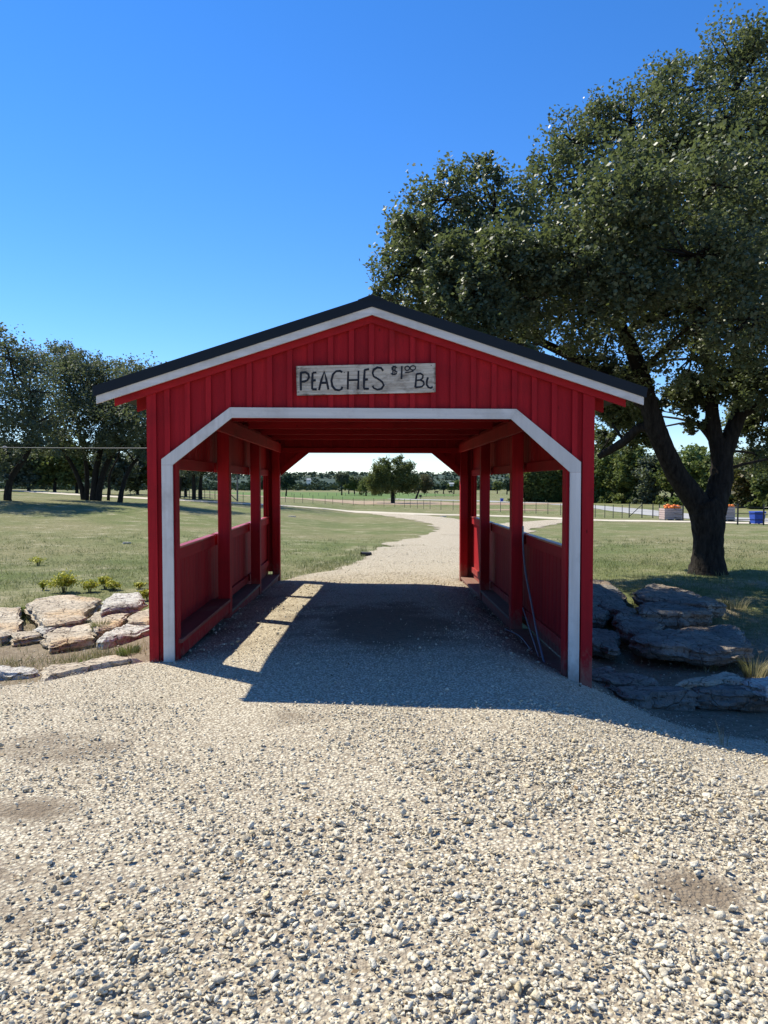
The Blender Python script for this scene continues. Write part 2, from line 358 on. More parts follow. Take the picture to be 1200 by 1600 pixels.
# ------------------------------------------------------------------ ground
def grid_mesh(xs, ys, zf):
    X, Y = np.meshgrid(xs, ys); Z = zf(X, Y); V = np.stack([X, Y, Z], -1).reshape(-1, 3)
    nx, ny = len(xs), len(ys); i = np.arange(ny - 1)[:, None] * nx + np.arange(nx - 1)[None, :]; i = i.ravel()
    return V, np.stack([i, i + 1, i + 1 + nx, i + nx], 1)
def axis(parts):
    out = [np.linspace(a, b, int(round((b - a) / d)), endpoint=False) for a, b, d in parts]
    return np.unique(np.round(np.concatenate(out + [np.array([parts[-1][1]])]), 4))
xs = np.concatenate([-np.geomspace(9, 3500, 70)[::-1], np.arange(-8.8, 8.8, 0.14), np.geomspace(9, 3500, 70)])
ys = np.concatenate([-np.geomspace(4, 400, 14)[::-1], np.arange(-3, 16, 0.14), np.geomspace(16, 4000, 190)])
V, Fq = grid_mesh(xs, ys, G)
me = new_mesh('lawn', V, Fq, True)
x, y = V[:, 0], V[:, 1]
dirt = 0.95 * (1 - sstep(8.2, 10.8, y)) + 0.45 * sstep(2.5, 4.5, x) * (1 - sstep(12.5, 15.2, y)) + 0.5 * np.exp(-((x + 2.5) / 1.6) ** 2 - ((y - 10.3) / 1.0) ** 2)
attr(me, 'dirt', np.clip(dirt, 0, 1))
tag(link('lawn', me, GROUND), kind='structure')

DL = 0.03
def drive_depth(x, y):
    """how far inside the driveway a point is, in metres (negative outside)"""
    x = np.asarray(x, float); y = np.asarray(y, float)
    wob = 0.35 * fbm(x * 0.9, y * 0.9, 21, 3)
    left = np.interp(y, [-5, 4.6, 5.6, 6.2, 6.7, 13.7, 14.6, 15.8, 18, 21, 24], [9, 7, 4.6, 3.0, 1.86, 1.86, 1.5, 0.8, 0.4, 0.1, -0.3])
    right = np.interp(y, [-5, 3, 4.3, 5.4, 6.4, 7.0, 13.9, 16, 24], [9, 9, 6.2, 3.7, 2.5, 1.9, 1.85, 3.2, 5.6])
    return np.minimum(np.minimum(x + left, right - x), 24.5 - y) + wob * np.where((y > 6.6) & (y < 13.9), 0.15, 1)
def drive_z(x, y):
    d = drive_depth(x, y)
    return G(x, y) - 0.05 + (0.05 + DL) * sstep(-0.25, 0.25, d) + 0.02 * sstep(0.2, 1.0, d)
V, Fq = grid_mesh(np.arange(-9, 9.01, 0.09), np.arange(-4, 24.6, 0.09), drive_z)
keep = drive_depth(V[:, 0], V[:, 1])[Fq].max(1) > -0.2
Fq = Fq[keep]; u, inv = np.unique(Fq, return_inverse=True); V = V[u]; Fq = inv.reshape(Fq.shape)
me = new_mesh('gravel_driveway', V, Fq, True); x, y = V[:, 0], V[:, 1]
def drive_dirt_shade(x, y):
    d = 0.5 * np.exp(-((x + 1.9) / 0.8) ** 2 - ((y - 4.3) / 0.35) ** 2) + 0.85 * np.exp(-((x + 1.62) / 0.34) ** 2 - ((y - 3.52) / 0.16) ** 2) + 0.6 * np.exp(-((x + 0.80) / 0.28) ** 2 - ((y - 2.9) / 0.12) ** 2) + 0.5 * np.exp(-((x + 1.35) / 0.2) ** 2 - ((y - 2.25) / 0.15) ** 2) + 0.9 * np.exp(-((x - 1.25) / 0.22) ** 2 - ((y - 2.7) / 0.16) ** 2)
    d = d + 0.85 * np.exp(-((x - 0.15) / 0.75) ** 2 - ((y - 8.3) / 1.4) ** 2) + 0.22 * (np.abs(x) < 2.2) * sstep(6.4, 7.4, y) * (1 - sstep(12, 13.8, y)) + 0.5 * np.exp(-((x + 1.5) / 0.4) ** 2 - ((y - 2.8) / 0.35) ** 2) + 0.35 * (1 - sstep(0, 0.8, drive_depth(x, y)))  # tunnel floor: soil, painted darker to deepen the shade under the roof
    d = d + 0.30 * np.exp(-((x + 0.6) / 0.5) ** 2 - ((y - 4.9) / 0.5) ** 2) + 0.25 * np.exp(-((x - 1.0) / 0.8) ** 2 - ((y - 6.3) / 0.9) ** 2)
    return d
attr(me, 'dirt', np.clip(drive_dirt_shade(x, y), 0, 1)); tag(link('gravel_driveway', me, DRIVE), kind='structure')  # dirt plus the shade painted on the tunnel floor

def strip(name, pts, m, lift, dens=1.0, wob=0.12, cross=6, label=None):
    """a road: (x, y, half width) along its centre line"""
    P = np.array(pts, float); seg = np.linalg.norm(np.diff(P[:, :2], axis=0), axis=1); s = np.concatenate([[0], np.cumsum(seg)])
    n = int(s[-1] / dens) + 2; t = np.linspace(0, s[-1], n)
    # smooth centre line
    c = np.stack([np.interp(t, s, P[:, k]) for k in range(3)], 1); kk = max(3, int(6 / dens) | 1)
    if n > kk * 2:
        pad = np.pad(c, ((kk // 2, kk // 2), (0, 0)), 'reflect', reflect_type='odd'); c = np.stack([np.convolve(pad[:, k], np.ones(kk) / kk, 'valid') for k in range(3)], 1)
    d = np.gradient(c[:, :2], axis=0); d /= np.linalg.norm(d, axis=1)[:, None]; nrm = np.stack([-d[:, 1], d[:, 0]], 1)
    V = []
    for j in range(cross + 1):
        u = 2 * j / cross - 1
        off = c[:, 2] * u * (1 + (abs(u) > 0.9) * wob * 3 * vnoise(t * 0.9, t * 0 + u * 7, 5))
        q = c[:, :2] + nrm * off[:, None]; z = G(q[:, 0], q[:, 1]) + lift * (1 - 0.6 * (abs(u) > 0.9))
        V.append(np.stack([q[:, 0], q[:, 1], z], 1))
    V = np.stack(V, 1).reshape(-1, 3); k = cross + 1
    i = (np.arange(n - 1)[:, None] * k + np.arange(cross)[None, :]).ravel()
    me = new_mesh(name, V, np.stack([i, i + k, i + k + 1, i + 1], 1), True); attr(me, 'dirt', np.zeros(len(V)))
    return tag(link(name, me, m), kind='structure')
def gx(px, py, hw): p = gp(px, py); return (p.x, p.y, hw)
# the drive goes on to the junction, forks left and right to the gravel road behind
strip('gravel_driveway', [(2.6, 20.5, 2.45), (3.05, 24, 2.6), gx(718, 845, 2.3), gx(742, 832, 2.3), gx(748, 825, 2.5), gx(706, 817, 2.3), gx(668, 810, 2.2), gx(625, 805, 1.9), gx(590, 801.5, 1.4)], DRIVE, 0.05, 0.7)
strip('gravel_driveway', [gx(735, 838, 2.0), gx(768, 828, 2.3), gx(805, 821, 2.3), gx(845, 816.5, 2.1), gx(895, 812.5, 1.6), gx(950, 813.2, 1.2)], DRIVE, 0.058, 0.7)
strip('gravel_road', [gx(-260, 762, 2.2), gx(0, 766.5, 2.2), gx(130, 774, 2.1), gx(240, 780, 2.0), gx(340, 785, 1.9), gx(443, 790.5, 1.9), gx(520, 796, 1.8), gx(590, 801, 1.8), gx(680, 804.5, 1.6), gx(737, 805.5, 1.3), gx(820, 807.5, 1.2), gx(925, 813.5, 1.2), gx(1040, 815, 1.5), gx(1200, 818.5, 2.4), gx(1400, 822, 2.6)], ROADM, 0.07, 1.5)
strip('paved_road', [gx(480, 778.5, 2.6), gx(600, 779.5, 2.6), gx(737, 782.5, 2.7), gx(820, 785.5, 2.7), gx(895, 788.8, 2.8), gx(960, 794.5, 3.0), gx(1040, 803.5, 3.0), gx(1120, 810.5, 3.2), gx(1240, 815, 3.2), gx(1500, 823, 3.2)], PAVE, 0.09, 2.0, 0.03)
def patch(name, cx, cy, rx, ry, m, lift, n=60, seed=0):
    a = np.linspace(0, 2 * math.pi, n, endpoint=False); rings = 10; V = [(cx, cy, g1(cx, cy) + lift)]; Fc = []
    for r in range(1, rings + 1):
        k = r / rings * (1 + 0.35 * (r > rings - 4) * fbm(np.cos(a) * 2.2 + seed, np.sin(a) * 2.2, 31 + seed, 3))
        X = cx + rx * k * np.cos(a); Y = cy + ry * k * np.sin(a); Z = G(X, Y) + lift * (1 if r < rings else 0.2)
        V += list(zip(X, Y, Z))
    for k in range(n): Fc.append((0, 1 + k, 1 + (k + 1) % n))
    for r in range(rings - 1):
        for k in range(n): Fc.append((1 + r * n + k, 1 + (r + 1) * n + k, 1 + (r + 1) * n + (k + 1) % n, 1 + r * n + (k + 1) % n))
    return tag(link(name, new_mesh(name, V, Fc, True), m), kind='structure')
patch('pasture', -45, 290, 95, 95, PASTURE, 0.25, 90, 1)
patch('pasture', 118, 112, 62, 17, PASTURE, 0.10, 70, 2)
p = gp(470, 779.5); patch('dirt_patch', p.x, p.y, 26, 12, DIRTM, 0.16, 60, 3)
p = gp(715, 787.5); patch('dirt_patch', p.x, p.y, 19, 5.5, DIRTM, 0.14, 60, 4)
p = gp(800, 797); patch('dirt_patch', p.x, p.y, 5, 1.6, DIRTM, 0.10, 40, 5)

# hills on the skyline: bumpy, wooded
hx = np.linspace(-2600, 2600, 260); hy = np.concatenate([np.linspace(820, 1400, 30), np.linspace(1450, 2600, 24)])
def hz(x, y):
    ridge = 24 + 6 * fbm(x / 420, y * 0 + 3, 41, 3) + 5 * fbm(x / 90, y / 300, 45, 3)
    r = ridge * sstep(800, 1750, y) * (1 - 0.35 * sstep(1900, 2600, y))
    return -5 + r + 3.4 * vnoise(x / 21, y / 30, 51) * sstep(830, 900, y)
V, Fq = grid_mesh(hx, hy, hz)
m, n, b = mat('wooded_hill', 0.95, 0.05); v = coords(n)
c = mix(n, ramp(n, noise(n, v, 0.03, 6, 0.7), [(0.38, (0, 0, 0)), (0.62, (1, 1, 1))]), (0.045, 0.065, 0.058), (0.085, 0.115, 0.085))  # distance haze put into the colour as muted bluish greens
c = mix(n, ramp(n, noise(n, v, 0.0045, 3, 0.5), [(0.58, (0, 0, 0)), (0.66, (0.7, 0.7, 0.7))]), c, (0.17, 0.18, 0.10))
n.links.new(c, b.inputs['Base Color']); HILL = m
tag(link('hills', new_mesh('hills', V, Fq, True), HILL), kind='structure')

# ------------------------------------------------------------------ covered gateway
XC = 0.03; HW = 1.95; Y0 = 6.5; Y1 = 13.9
RIDGE_X = 0.03; RIDGE_Z = 3.20; SL = 0.325
def roof_z(x): return RIDGE_Z - SL * abs(x - RIDGE_X)
shed = empty('covered_gateway', (XC, 10.2, -0.1), 'red board-and-batten covered gateway with white trim and dark metal gable roof over the gravel drive', 'covered bridge')
# opening outline (x, z), inner edge of the white trim and its outer edge
IN = [(-1.70, -0.35), (-1.70, 1.757), (-1.184, 2.167), (1.245, 2.16), (1.767, 1.695), (1.767, -0.5)]
OUT = [(-1.795, -0.35), (-1.795, 1.808), (-1.20, 2.256), (1.29, 2.247), (1.862, 1.785), (1.862, -0.45)]
def open_z(x):
    """lower end of the gable boards: the line half way into the trim"""
    P = [((a[0] + b[0]) / 2, (a[1] + b[1]) / 2) for a, b in zip(IN, OUT)]
    if x <= P[1][0] or x >= P[4][0]: return None
    return float(np.interp(x, [p[0] for p in P[1:5]], [p[1] for p in P[1:5]]))
GL, GR = -0.06, -0.40      # where the ends of the facade stand in the gravel, left and right
def col(x0, x1, y0, y1, name, m, topdrop=0.10, bottom=None):
    """vertical board of a gable clipped by roof and opening"""
    xm = (x0 + x1) / 2; pts = []
    def bot(x):
        o = open_z(x)
        if o is None: return GL if x < XC else GR
        return o
    ks = sorted(set([x0, x1] + [k for k in (-1.7475, -1.192, 1.2675, 1.8145) if x0 < k < x1] + ([RIDGE_X] if x0 < RIDGE_X < x1 else [])))
    e = 1e-4
    lower = []
    for k in ks:
        if k in (-1.7475, 1.8145): lower += [(k - e, bot(k - e)), (k + e, bot(k + e))]
        else: lower.append((k, bot(k + (e if k == x0 else -e))))
    upper = [(k, roof_z(k) - topdrop) for k in reversed(ks)]
    MB().prism(lower + upper, y0, y1).build(name, m, shed)
B = 0.1775
edges = [XC - HW] + [RIDGE_X + B * k for k in range(-10, 11)] + [XC + HW]
for yy, s in ((Y0, 1), (Y1, -1)):
    for a, b_ in zip(edges[:-1], edges[1:]):
        col(a + 0.003, b_ - 0.003, yy, yy + 0.02 * s, 'board', RED) if s > 0 else col(a + 0.0015, b_ - 0.0015, yy - 0.02, yy, 'board', RED)
    for k in range(-10, 11):
        xb = RIDGE_X + B * k + random.uniform(-0.004, 0.004)
        if s > 0: col(xb - 0.0225, xb + 0.0225, yy - 0.027, yy, 'batten', RED)
        else: col(xb - 0.0225, xb + 0.0225, yy, yy + 0.019, 'batten', RED)
    yb = (yy - 0.029, yy) if s > 0 else (yy, yy + 0.022)
    for xa, xb, gz in ((XC - HW - 0.003, XC - HW + 0.078, GL), (XC + HW - 0.10, XC + HW + 0.003, GR)):
        MB().prism([(xa, gz), (xb, gz), (xb, roof_z(xb) - 0.1), (xa, roof_z(xa) - 0.1)], *yb).build('corner_board', RED, shed)
    yt = (yy - 0.046, yy - 0.028) if s > 0 else (yy + 0.020, yy + 0.040)
    for i in range(5):
        zb = (GL if i == 0 else GR)
        a, b_, c_, d_ = IN[i], IN[i + 1], OUT[i + 1], OUT[i]
        if i == 0: a = (a[0], zb + 0.02); d_ = (d_[0], zb + 0.02); b_ = (b_[0], 1.757); c_ = (c_[0], 1.757)
        if i == 4: b_ = (b_[0], zb + 0.05); c_ = (c_[0], zb + 0.05); a = (a[0], 1.695); d_ = (d_[0], 1.695)
        if i == 1: poly = [(-1.70, 1.7585), (-1.184, 2.167), (-1.20, 2.256), (-1.795, 1.808), (-1.795, 1.7585)]
        elif i == 3: poly = [(1.245, 2.16), (1.767, 1.6965), (1.862, 1.6965), (1.862, 1.785), (1.29, 2.247)]
        elif i == 2: poly = [(-1.183, 2.167), (1.244, 2.16), (1.289, 2.247), (-1.199, 2.256)]
        else: poly = [a, b_, c_, d_]
        MB().prism(poly, *yt).build('trim_board', WHITEH if i in (2,) else WHITE, shed)
# sides
def side(sg):
    n_ = 48; dy = (Y1 - Y0 - 0.05) / n_
    xin = XC + sg * 1.915; xout = XC + sg * 1.94; xa, xb = min(xin, xout), max(xin, xout)
    bl = MB().box(0, xb - xa, 0, dy - 0.003, 0, 1.0, 0.003); cache = {}
    def piece(name, x0, x1, y0, y1, z0, z1, m):
        k = (name, round(x1 - x0, 3), round(y1 - y0, 3), round(z1 - z0, 3))
        if k not in cache:
            cache[k] = new_mesh(name, MB_v := np.array((q := MB().box(0, x1 - x0, 0, y1 - y0, 0, z1 - z0, 0.002)).v), q.f)
        o = link(name, cache[k], m, shed, Vector((x0, y0, z0)) - wloc(shed)); return o
    posts = [8.97, 11.43]
    for i in range(n_):
        y = Y0 + 0.022 + i * dy
        full = y < Y0 + 0.12 or y > Y1 - 0.38
        zb = -0.02 if sg < 0 else -0.16
        zb -= 0.16 * max(0, (y - 9)) / 5
        if full: piece('board', xa, xb, y, y + dy - 0.010, round(zb, 2), 2.46, RED)
        else:
            piece('board', xa, xb, y, y + dy - 0.010, round(zb, 2), 0.965, RED)
            piece('board', xa, xb, y, y + dy - 0.010, 1.76, 2.46, RED)
    # battens outside over the joints keep the light out
    for i in range(1, n_):
        y = Y0 + 0.022 + i * dy - 0.0035
        full = y < Y0 + 0.13 or y > Y1 - 0.38
        xo0, xo1 = sorted((XC + sg * 1.941, XC + sg * 1.955))
        if full: piece('batten', xo0, xo1, y - 0.02, y + 0.02, -0.16, 2.44, RED)
        else: piece('batten', xo0, xo1, y - 0.02, y + 0.02, -0.16, 0.965, RED); piece('batten', xo0, xo1, y - 0.02, y + 0.02, 1.76, 2.44, RED)
    # posts
    for yc, hin in ((Y0 + 0.10, 1.725), (posts[0], 1.70), (posts[1], 1.70), (Y1 - 0.10, 1.68)):
        w = 0.14; xi = XC + sg * hin; xo = XC + sg * (hin + 0.14)
        zb = -0.12 - 0.03 * (yc - Y0)
        MB().box(min(xi, xo), max(xi, xo), yc - w / 2, yc + w / 2, zb - (0.12 if sg > 0 else 0), 2.345, 0.006).build('post', RED, shed)
    ys_ = [Y0 + 0.175, posts[0] - 0.073, posts[0] + 0.073, posts[1] - 0.073, posts[1] + 0.073, Y1 - 0.175]
    xr = sorted((XC + sg * 1.877, XC + sg * 1.913))
    led = (0.21, 0.05, -0.09) if sg < 0 else (-0.17, -0.055, -0.15)
    for k in range(3):
        a, b_ = ys_[2 * k], ys_[2 * k + 1]
        MB().box(xr[0], xr[1], a, b_, 0.85, 0.965, 0.004).build('rail', REDX, shed)
        MB().box(*sorted((XC + sg * 1.868, XC + sg * 1.945)), a, b_, 0.966, 0.985, 0.003).build('sill', REDG, shed)
        MB().box(xr[0], xr[1], a, b_, 1.733, 1.845, 0.004).build('rail', REDX, shed)
        gz = 0.08 if sg < 0 else -0.05
        if led[k] < gz: MB().box(xr[0], xr[1], a, b_, gz, gz + 0.10, 0.004).build('rail', REDX, shed)
        x_in = XC + sg * (1.69 if k != 1 else 1.70); x_out = XC + sg * 1.912
        lx = sorted((x_in, x_out))
        MB().box(lx[0], lx[1], a - (0.10 if k == 0 and sg < 0 else 0), b_ + (0.0), led[k] - 0.035, led[k], 0.004).build('ledge', GREYW if k == 1 else DUSTY, shed)
        fx = sorted((x_in + sg * 0.02, x_in + sg * 0.06))
        MB().box(fx[0], fx[1], a, b_, led[k] - 0.17, led[k] - 0.037, 0.003).build('ledge_joist', REDX, shed)
    # window jambs beside the end posts
    for a, b_ in ((Y0 + 0.12, Y0 + 0.172), (Y1 - 0.24, Y1 - 0.175)):
        MB().box(xr[0], xr[1] - 0.004, a, b_, 0.986, 1.732, 0.003).build('jamb', RED, shed)
    # top plate
    xp = sorted((XC + sg * 1.69, XC + sg * 1.735))
    px0, px1 = (xp if True else xp)
    MB().box(XC + sg * 1.655 if sg > 0 else XC - 1.697, XC + 1.697 if sg > 0 else XC - 1.655, Y0 + 0.065, Y1 - 0.065, 2.17, 2.335, 0.005).build('plate_beam', REDX, shed)
    MB().box(*sorted((XC + sg * 1.70, XC + sg * 1.912)), Y0 + 0.022, Y1 - 0.022, 2.347, 2.385, 0.003).build('top_plate', REDX, shed)
side(-1); side(1)
# headers and braces inside both ends
for yy, s in ((Y0 + 0.0215, 1), (Y1 - 0.0215, -1)):
    ya, yb = sorted((yy, yy + s * 0.042))
    MB().box(XC - 1.70, XC + 1.70, ya, yb, 2.17, 2.33 if s > 0 else 2.262, 0.004).build('header_beam', REDH, shed)
for sg in (-1, 1):
    # braces behind the rear opening corners
    q_ = [(XC + sg * 1.14, 2.168), (XC + sg * 1.33, 2.168), (XC + sg * 1.675, 1.88), (XC + sg * 1.675, 1.735)]; ya, yb = Y1 - 0.062, Y1 - 0.0225
    MB().prism(q_, ya, yb).build('brace', RED, shed)
# ceiling joists and rafters
yj = Y0 + 1.15; k = 0
while yj < Y1 - 0.3:
    MB().box(XC - 1.652, XC + 1.652, yj, yj + 0.04, 2.337, 2.47, 0.003).build('ceiling_joist', REDH, shed); yj += 1.2
RY = list(np.linspace(Y0 - 0.035, Y1 + 0.035, 13))
for j, yr in enumerate(RY):
    for sg in (-1, 1):
        if j in (0, 12): y_a, y_b, dp = (yr - 0.012, yr + 0.012, 0.16)
        else: y_a, y_b, dp = yr - 0.02, yr + 0.02, 0.15
        xe = RIDGE_X + sg * 2.22; t = 0.052
        poly = [(RIDGE_X, RIDGE_Z - t), (xe, RIDGE_Z - t - SL * 2.22), (xe, RIDGE_Z - dp - t - SL * 2.22 + 0.0), (RIDGE_X, RIDGE_Z - t - dp)]
        MB().prism(poly if sg > 0 else poly[::-1], y_a, y_b).build('barge_board' if j in (0, 12) else 'rafter', REDH, shed)
YF, YR = Y0 - 0.12, Y1 + 0.12
for sg in (-1, 1):
    # white rake board, dark rake flashing, roof sheet with ribs
    for ya, yb in ((YF + 0.012, YF + 0.034), (YR - 0.034, YR - 0.012)):
        xe = RIDGE_X + sg * 2.355
        poly = [(RIDGE_X, RIDGE_Z - 0.06), (xe, RIDGE_Z - 0.06 - SL * 2.355), (xe, RIDGE_Z - 0.157 - SL * 2.355), (RIDGE_X, RIDGE_Z - 0.157)]
        MB().prism(poly, ya, yb).build('rake_trim', WHITEH, shed)
    for ya, yb in ((YF, YF + 0.011), (YR - 0.011, YR)):
        xe = RIDGE_X + sg * 2.385
        poly = [(RIDGE_X, RIDGE_Z), (xe, RIDGE_Z - SL * 2.385), (xe - sg * 0.012, RIDGE_Z - 0.090 - SL * 2.37), (RIDGE_X, RIDGE_Z - 0.090)]
        MB().prism(poly, ya, yb).build('rake_flashing', METAL, shed)
    xe = RIDGE_X + sg * 2.38
    sh = MB()
    ya = YF + 0.0115; yb = YR - 0.0115
    th = 0.045
    sh.add([(RIDGE_X, ya, RIDGE_Z - 0.004), (xe, ya, RIDGE_Z - 0.004 - SL * 2.38), (xe, yb, RIDGE_Z - 0.004 - SL * 2.38), (RIDGE_X, yb, RIDGE_Z - 0.004),
            (RIDGE_X, ya, RIDGE_Z - th), (xe, ya, RIDGE_Z - th - SL * 2.38), (xe, yb, RIDGE_Z - th - SL * 2.38), (RIDGE_X, yb, RIDGE_Z - th)],
           [(0, 1, 2, 3), (7, 6, 5, 4), (0, 4, 5, 1), (1, 5, 6, 2), (2, 6, 7, 3), (3, 7, 4, 0)])
    sh.build('roof_panel', METAL, shed)
    rb = MB()
    for q in range(1, 34):
        yq = YF + q * 0.23
        rb.bar((RIDGE_X + sg * 0.05, yq, RIDGE_Z - SL * 0.05 + 0.006), (xe, yq, RIDGE_Z - SL * 2.38 + 0.006), 0.02, 0.018)
    tag(rb.build('roof_ribs', METAL, shed), kind='stuff')
MB().add([(RIDGE_X - 0.12, YF - 0.004, RIDGE_Z - 0.035), (RIDGE_X, YF - 0.004, RIDGE_Z + 0.012), (RIDGE_X + 0.12, YF - 0.004, RIDGE_Z - 0.035),
          (RIDGE_X - 0.12, YR + 0.004, RIDGE_Z - 0.035), (RIDGE_X, YR + 0.004, RIDGE_Z + 0.012), (RIDGE_X + 0.12, YR + 0.004, RIDGE_Z - 0.035),
          ], [(0, 1, 4, 3), (1, 2, 5, 4), (0, 2, 1), (3, 4, 5)]).build('ridge_cap', METAL, shed)
# screws / bolt heads on posts
# ------------------------------------------------------------------ sign
SZ = 0.0056
sg_o = empty('wooden_sign', (-0.02, Y0 - 0.05, 2.5), 'weathered grey plank sign painted PEACHES $1.00 BU on the red gable', 'sign')
def sp(u, v):
    """lettering sheet coordinates to the face of the board"""
    x = -0.627 + (u - 112) / 995 * 1.210; z = 2.632 - (v - 103) / 205 * 0.258 + 0.010 * (x / 0.6) * 0.9
    return x, z
top = [sp(u, v) for u, v in ((112, 112), (300, 110), (600, 107), (900, 104), (1105, 103))]
botp = [sp(u, v) for u, v in ((1107, 300), (1000, 304), (700, 306), (400, 309), (200, 312), (118, 312), (114, 200))]
MB().prism((top + botp)[::-1], Y0 - 0.052, Y0 - 0.028).build('sign_board', SIGNW, sg_o)
def arc(cx, cy, rx, ry, a0=0, a1=360, n=14): return [(cx + rx * math.cos(R(a0 + (a1 - a0) * i / n)), cy + ry * math.sin(R(a0 + (a1 - a0) * i / n))) for i in range(n + 1)]
GLY = [
 [[(147, 153), (145, 215), (146, 279)], [(147, 158), (180, 155), (200, 168), (204, 190), (192, 210), (170, 218), (150, 220)]],
 [[(230, 158), (227, 215), (226, 272)], [(230, 160), (257, 157)], [(228, 213), (252, 210)], [(226, 272), (259, 273)]],
 [[(275, 278), (292, 210), (313, 152), (328, 210), (342, 275)], [(285, 229), (337, 228)]],
 [[(440, 158), (425, 148), (398, 150), (374, 172), (363, 215), (370, 252), (390, 276), (418, 281), (436, 272), (440, 256)]],
 [[(483, 152), (481, 215), (479, 276)], [(556, 148), (555, 215), (553, 276)], [(482, 213), (555, 212)]],
 [[(600, 143), (596, 210), (594, 272)], [(598, 145), (631, 138)], [(597, 211), (623, 208)], [(594, 272), (630, 273)]],
 [[(732, 152), (718, 132), (690, 128), (664, 143), (656, 166), (665, 190), (695, 206), (724, 226), (736, 250), (720, 274), (690, 280), (664, 268), (656, 252)]],
 [[(832, 130), (812, 123), (794, 131), (795, 144), (815, 150), (830, 160), (826, 173), (806, 178), (786, 170)], [(803, 117), (801, 183)], [(817, 117), (815, 183)]],
 [[(865, 120), (864, 165), (862, 210)]],
 [arc(903, 136, 16, 15)], [arc(944, 134, 19, 15)], [[(888, 165), (918, 163), (948, 156)]],
 [[(969, 174), (966, 220), (961, 268)], [(969, 176), (998, 172), (1016, 184), (1014, 205), (994, 217), (968, 220)], [(994, 217), (1018, 226), (1024, 246), (1008, 264), (961, 268)]],
 [[(1052, 200), (1043, 225), (1043, 250), (1055, 268), (1072, 273), (1086, 264)]]]
for gi, strokes in enumerate(GLY):
    q = MB(); hw = 0.0092 if gi < 7 else (0.0078 if gi in (8, 12, 13) else 0.0052)
    for si, st in enumerate(strokes):
        P = [Vector((sp(*p)[0], 0, sp(*p)[1])) for p in st]; off = []
        for i, p in enumerate(P):
            d = (P[min(i + 1, len(P) - 1)] - P[max(i - 1, 0)]).normalized(); nrm = Vector((-d.z, 0, d.x)); w_ = hw * (0.85 + 0.3 * random.random())
            off.append((p + nrm * w_, p - nrm * w_))
        ya, yb = Y0 - 0.0540 - 0.0004 * si, Y0 - 0.0515
        n = len(P); vs = [(a.x, y_, a.z) for y_ in (ya, yb) for a, _ in off] + [(b_.x, y_, b_.z) for y_ in (ya, yb) for _, b_ in off]
        fs = []
        for i in range(n - 1):
            fs += [(i, i + 1, 2 * n + i + 1, 2 * n + i), (n + i, 3 * n + i, 3 * n + i + 1, n + i + 1), (i, n + i, n + i + 1, i + 1), (2 * n + i, 2 * n + i + 1, 3 * n + i + 1, 3 * n + i)]
        fs += [(0, 2 * n, 3 * n, n), (n - 1, 2 * n - 1, 4 * n - 1, 3 * n - 1)]
        q.add(vs, fs)
    q.build('letter', BLACK, sg_o)
for u, v in ((455, 160), (1075, 118), (130, 290), (1090, 285), (128, 128)):
    x, z = sp(u, v); MB().tube([(x, Y0 - 0.056, z), (x, Y0 - 0.045, z)], 0.004, 6).build('nail', BLACK, sg_o)

# ------------------------------------------------------------------ conduits and culvert
def hose(pts, r, label, name='conduit_hose'):
    P = [Vector(p) for p in pts]; Q = []
    for i in range(len(P) - 1):
        p0, p1, p2, p3 = P[max(i - 1, 0)], P[i], P[i + 1], P[min(i + 2, len(P) - 1)]
        for k in range(6):
            t = k / 6; Q.append(0.5 * ((2 * p1) + (-p0 + p2) * t + (2 * p0 - 5 * p1 + 4 * p2 - p3) * t * t + (-p0 + 3 * p1 - 3 * p2 + p3) * t ** 3))
    Q.append(P[-1]); o = MB().tube(Q, r, 8).build(name, HOSE, loc=tuple(P[-1]), smooth=True); return tag(o, label, 'hose', 'loose grey hoses by the right wall')
hose([at(817, 822, 8.85), at(817.5, 855, 8.8), at(821, 893, 8.55), at(830, 940, 8.1), at(840, 993, 7.5), at(853, 1046, 7.05)], 0.011, 'tallest grey hose, rising above the half wall beside the inner right post')
hose([at(817, 950, 8.75), at(825, 975, 8.3), at(834, 1002, 7.8), at(848, 1045, 7.1)], 0.008, 'straight short grey hose leaning from the gravel to the foot of the inner right post')
hose([at(790, 983, 8.6), at(813, 995, 8.2), at(832, 1020, 7.6), at(845, 1046, 7.06)], 0.007, 'low grey hose curving along the gravel at the right ledge')
cp = gp(570, 869); cb = MB()
for i in range(26):
    pass
cpts = [Vector((cp.x - 0.10 + 0.014 * i, cp.y + 0.006 * i, cp.z + 0.055 - 0.001 * i)) for i in range(20)]
cb.tube(cpts, [0.072 if i % 2 else 0.065 for i in range(20)], 14, cap=False); cb.tube(cpts, [0.058] * 20, 14, cap=False)
tag(cb.build('culvert_pipe', PIPEM, loc=tuple(cp)), 'black corrugated culvert pipe poking out of the grass edge of the drive', 'pipe')

# overhead cable from the left side wall
ow = []
A_, B_ = Vector((XC - HW + 0.005, 10.0, 2.075)), Vector((-15.6, 20.0, 2.72))
for i in range(25): t = i / 24; q = A_.lerp(B_, t); q.z -= 0.10 * 4 * t * (1 - t) * 0.6; ow.append(q)
wo = empty('overhead_cable', tuple(A_), 'pale cable strung across the left trees to the side wall of the red gateway', 'cable')
MB().tube(ow, 0.0035, 6).build('wire', WIREM, wo)
for t in (0.34, 0.66):
    q = ow[int(t * 24)]; MB().tube([q + Vector((-0.04, 0, 0.0)), q, q + Vector((0.04, 0, 0.0))], [0.014, 0.03, 0.014], 8).build('insulator', WIREM, wo)

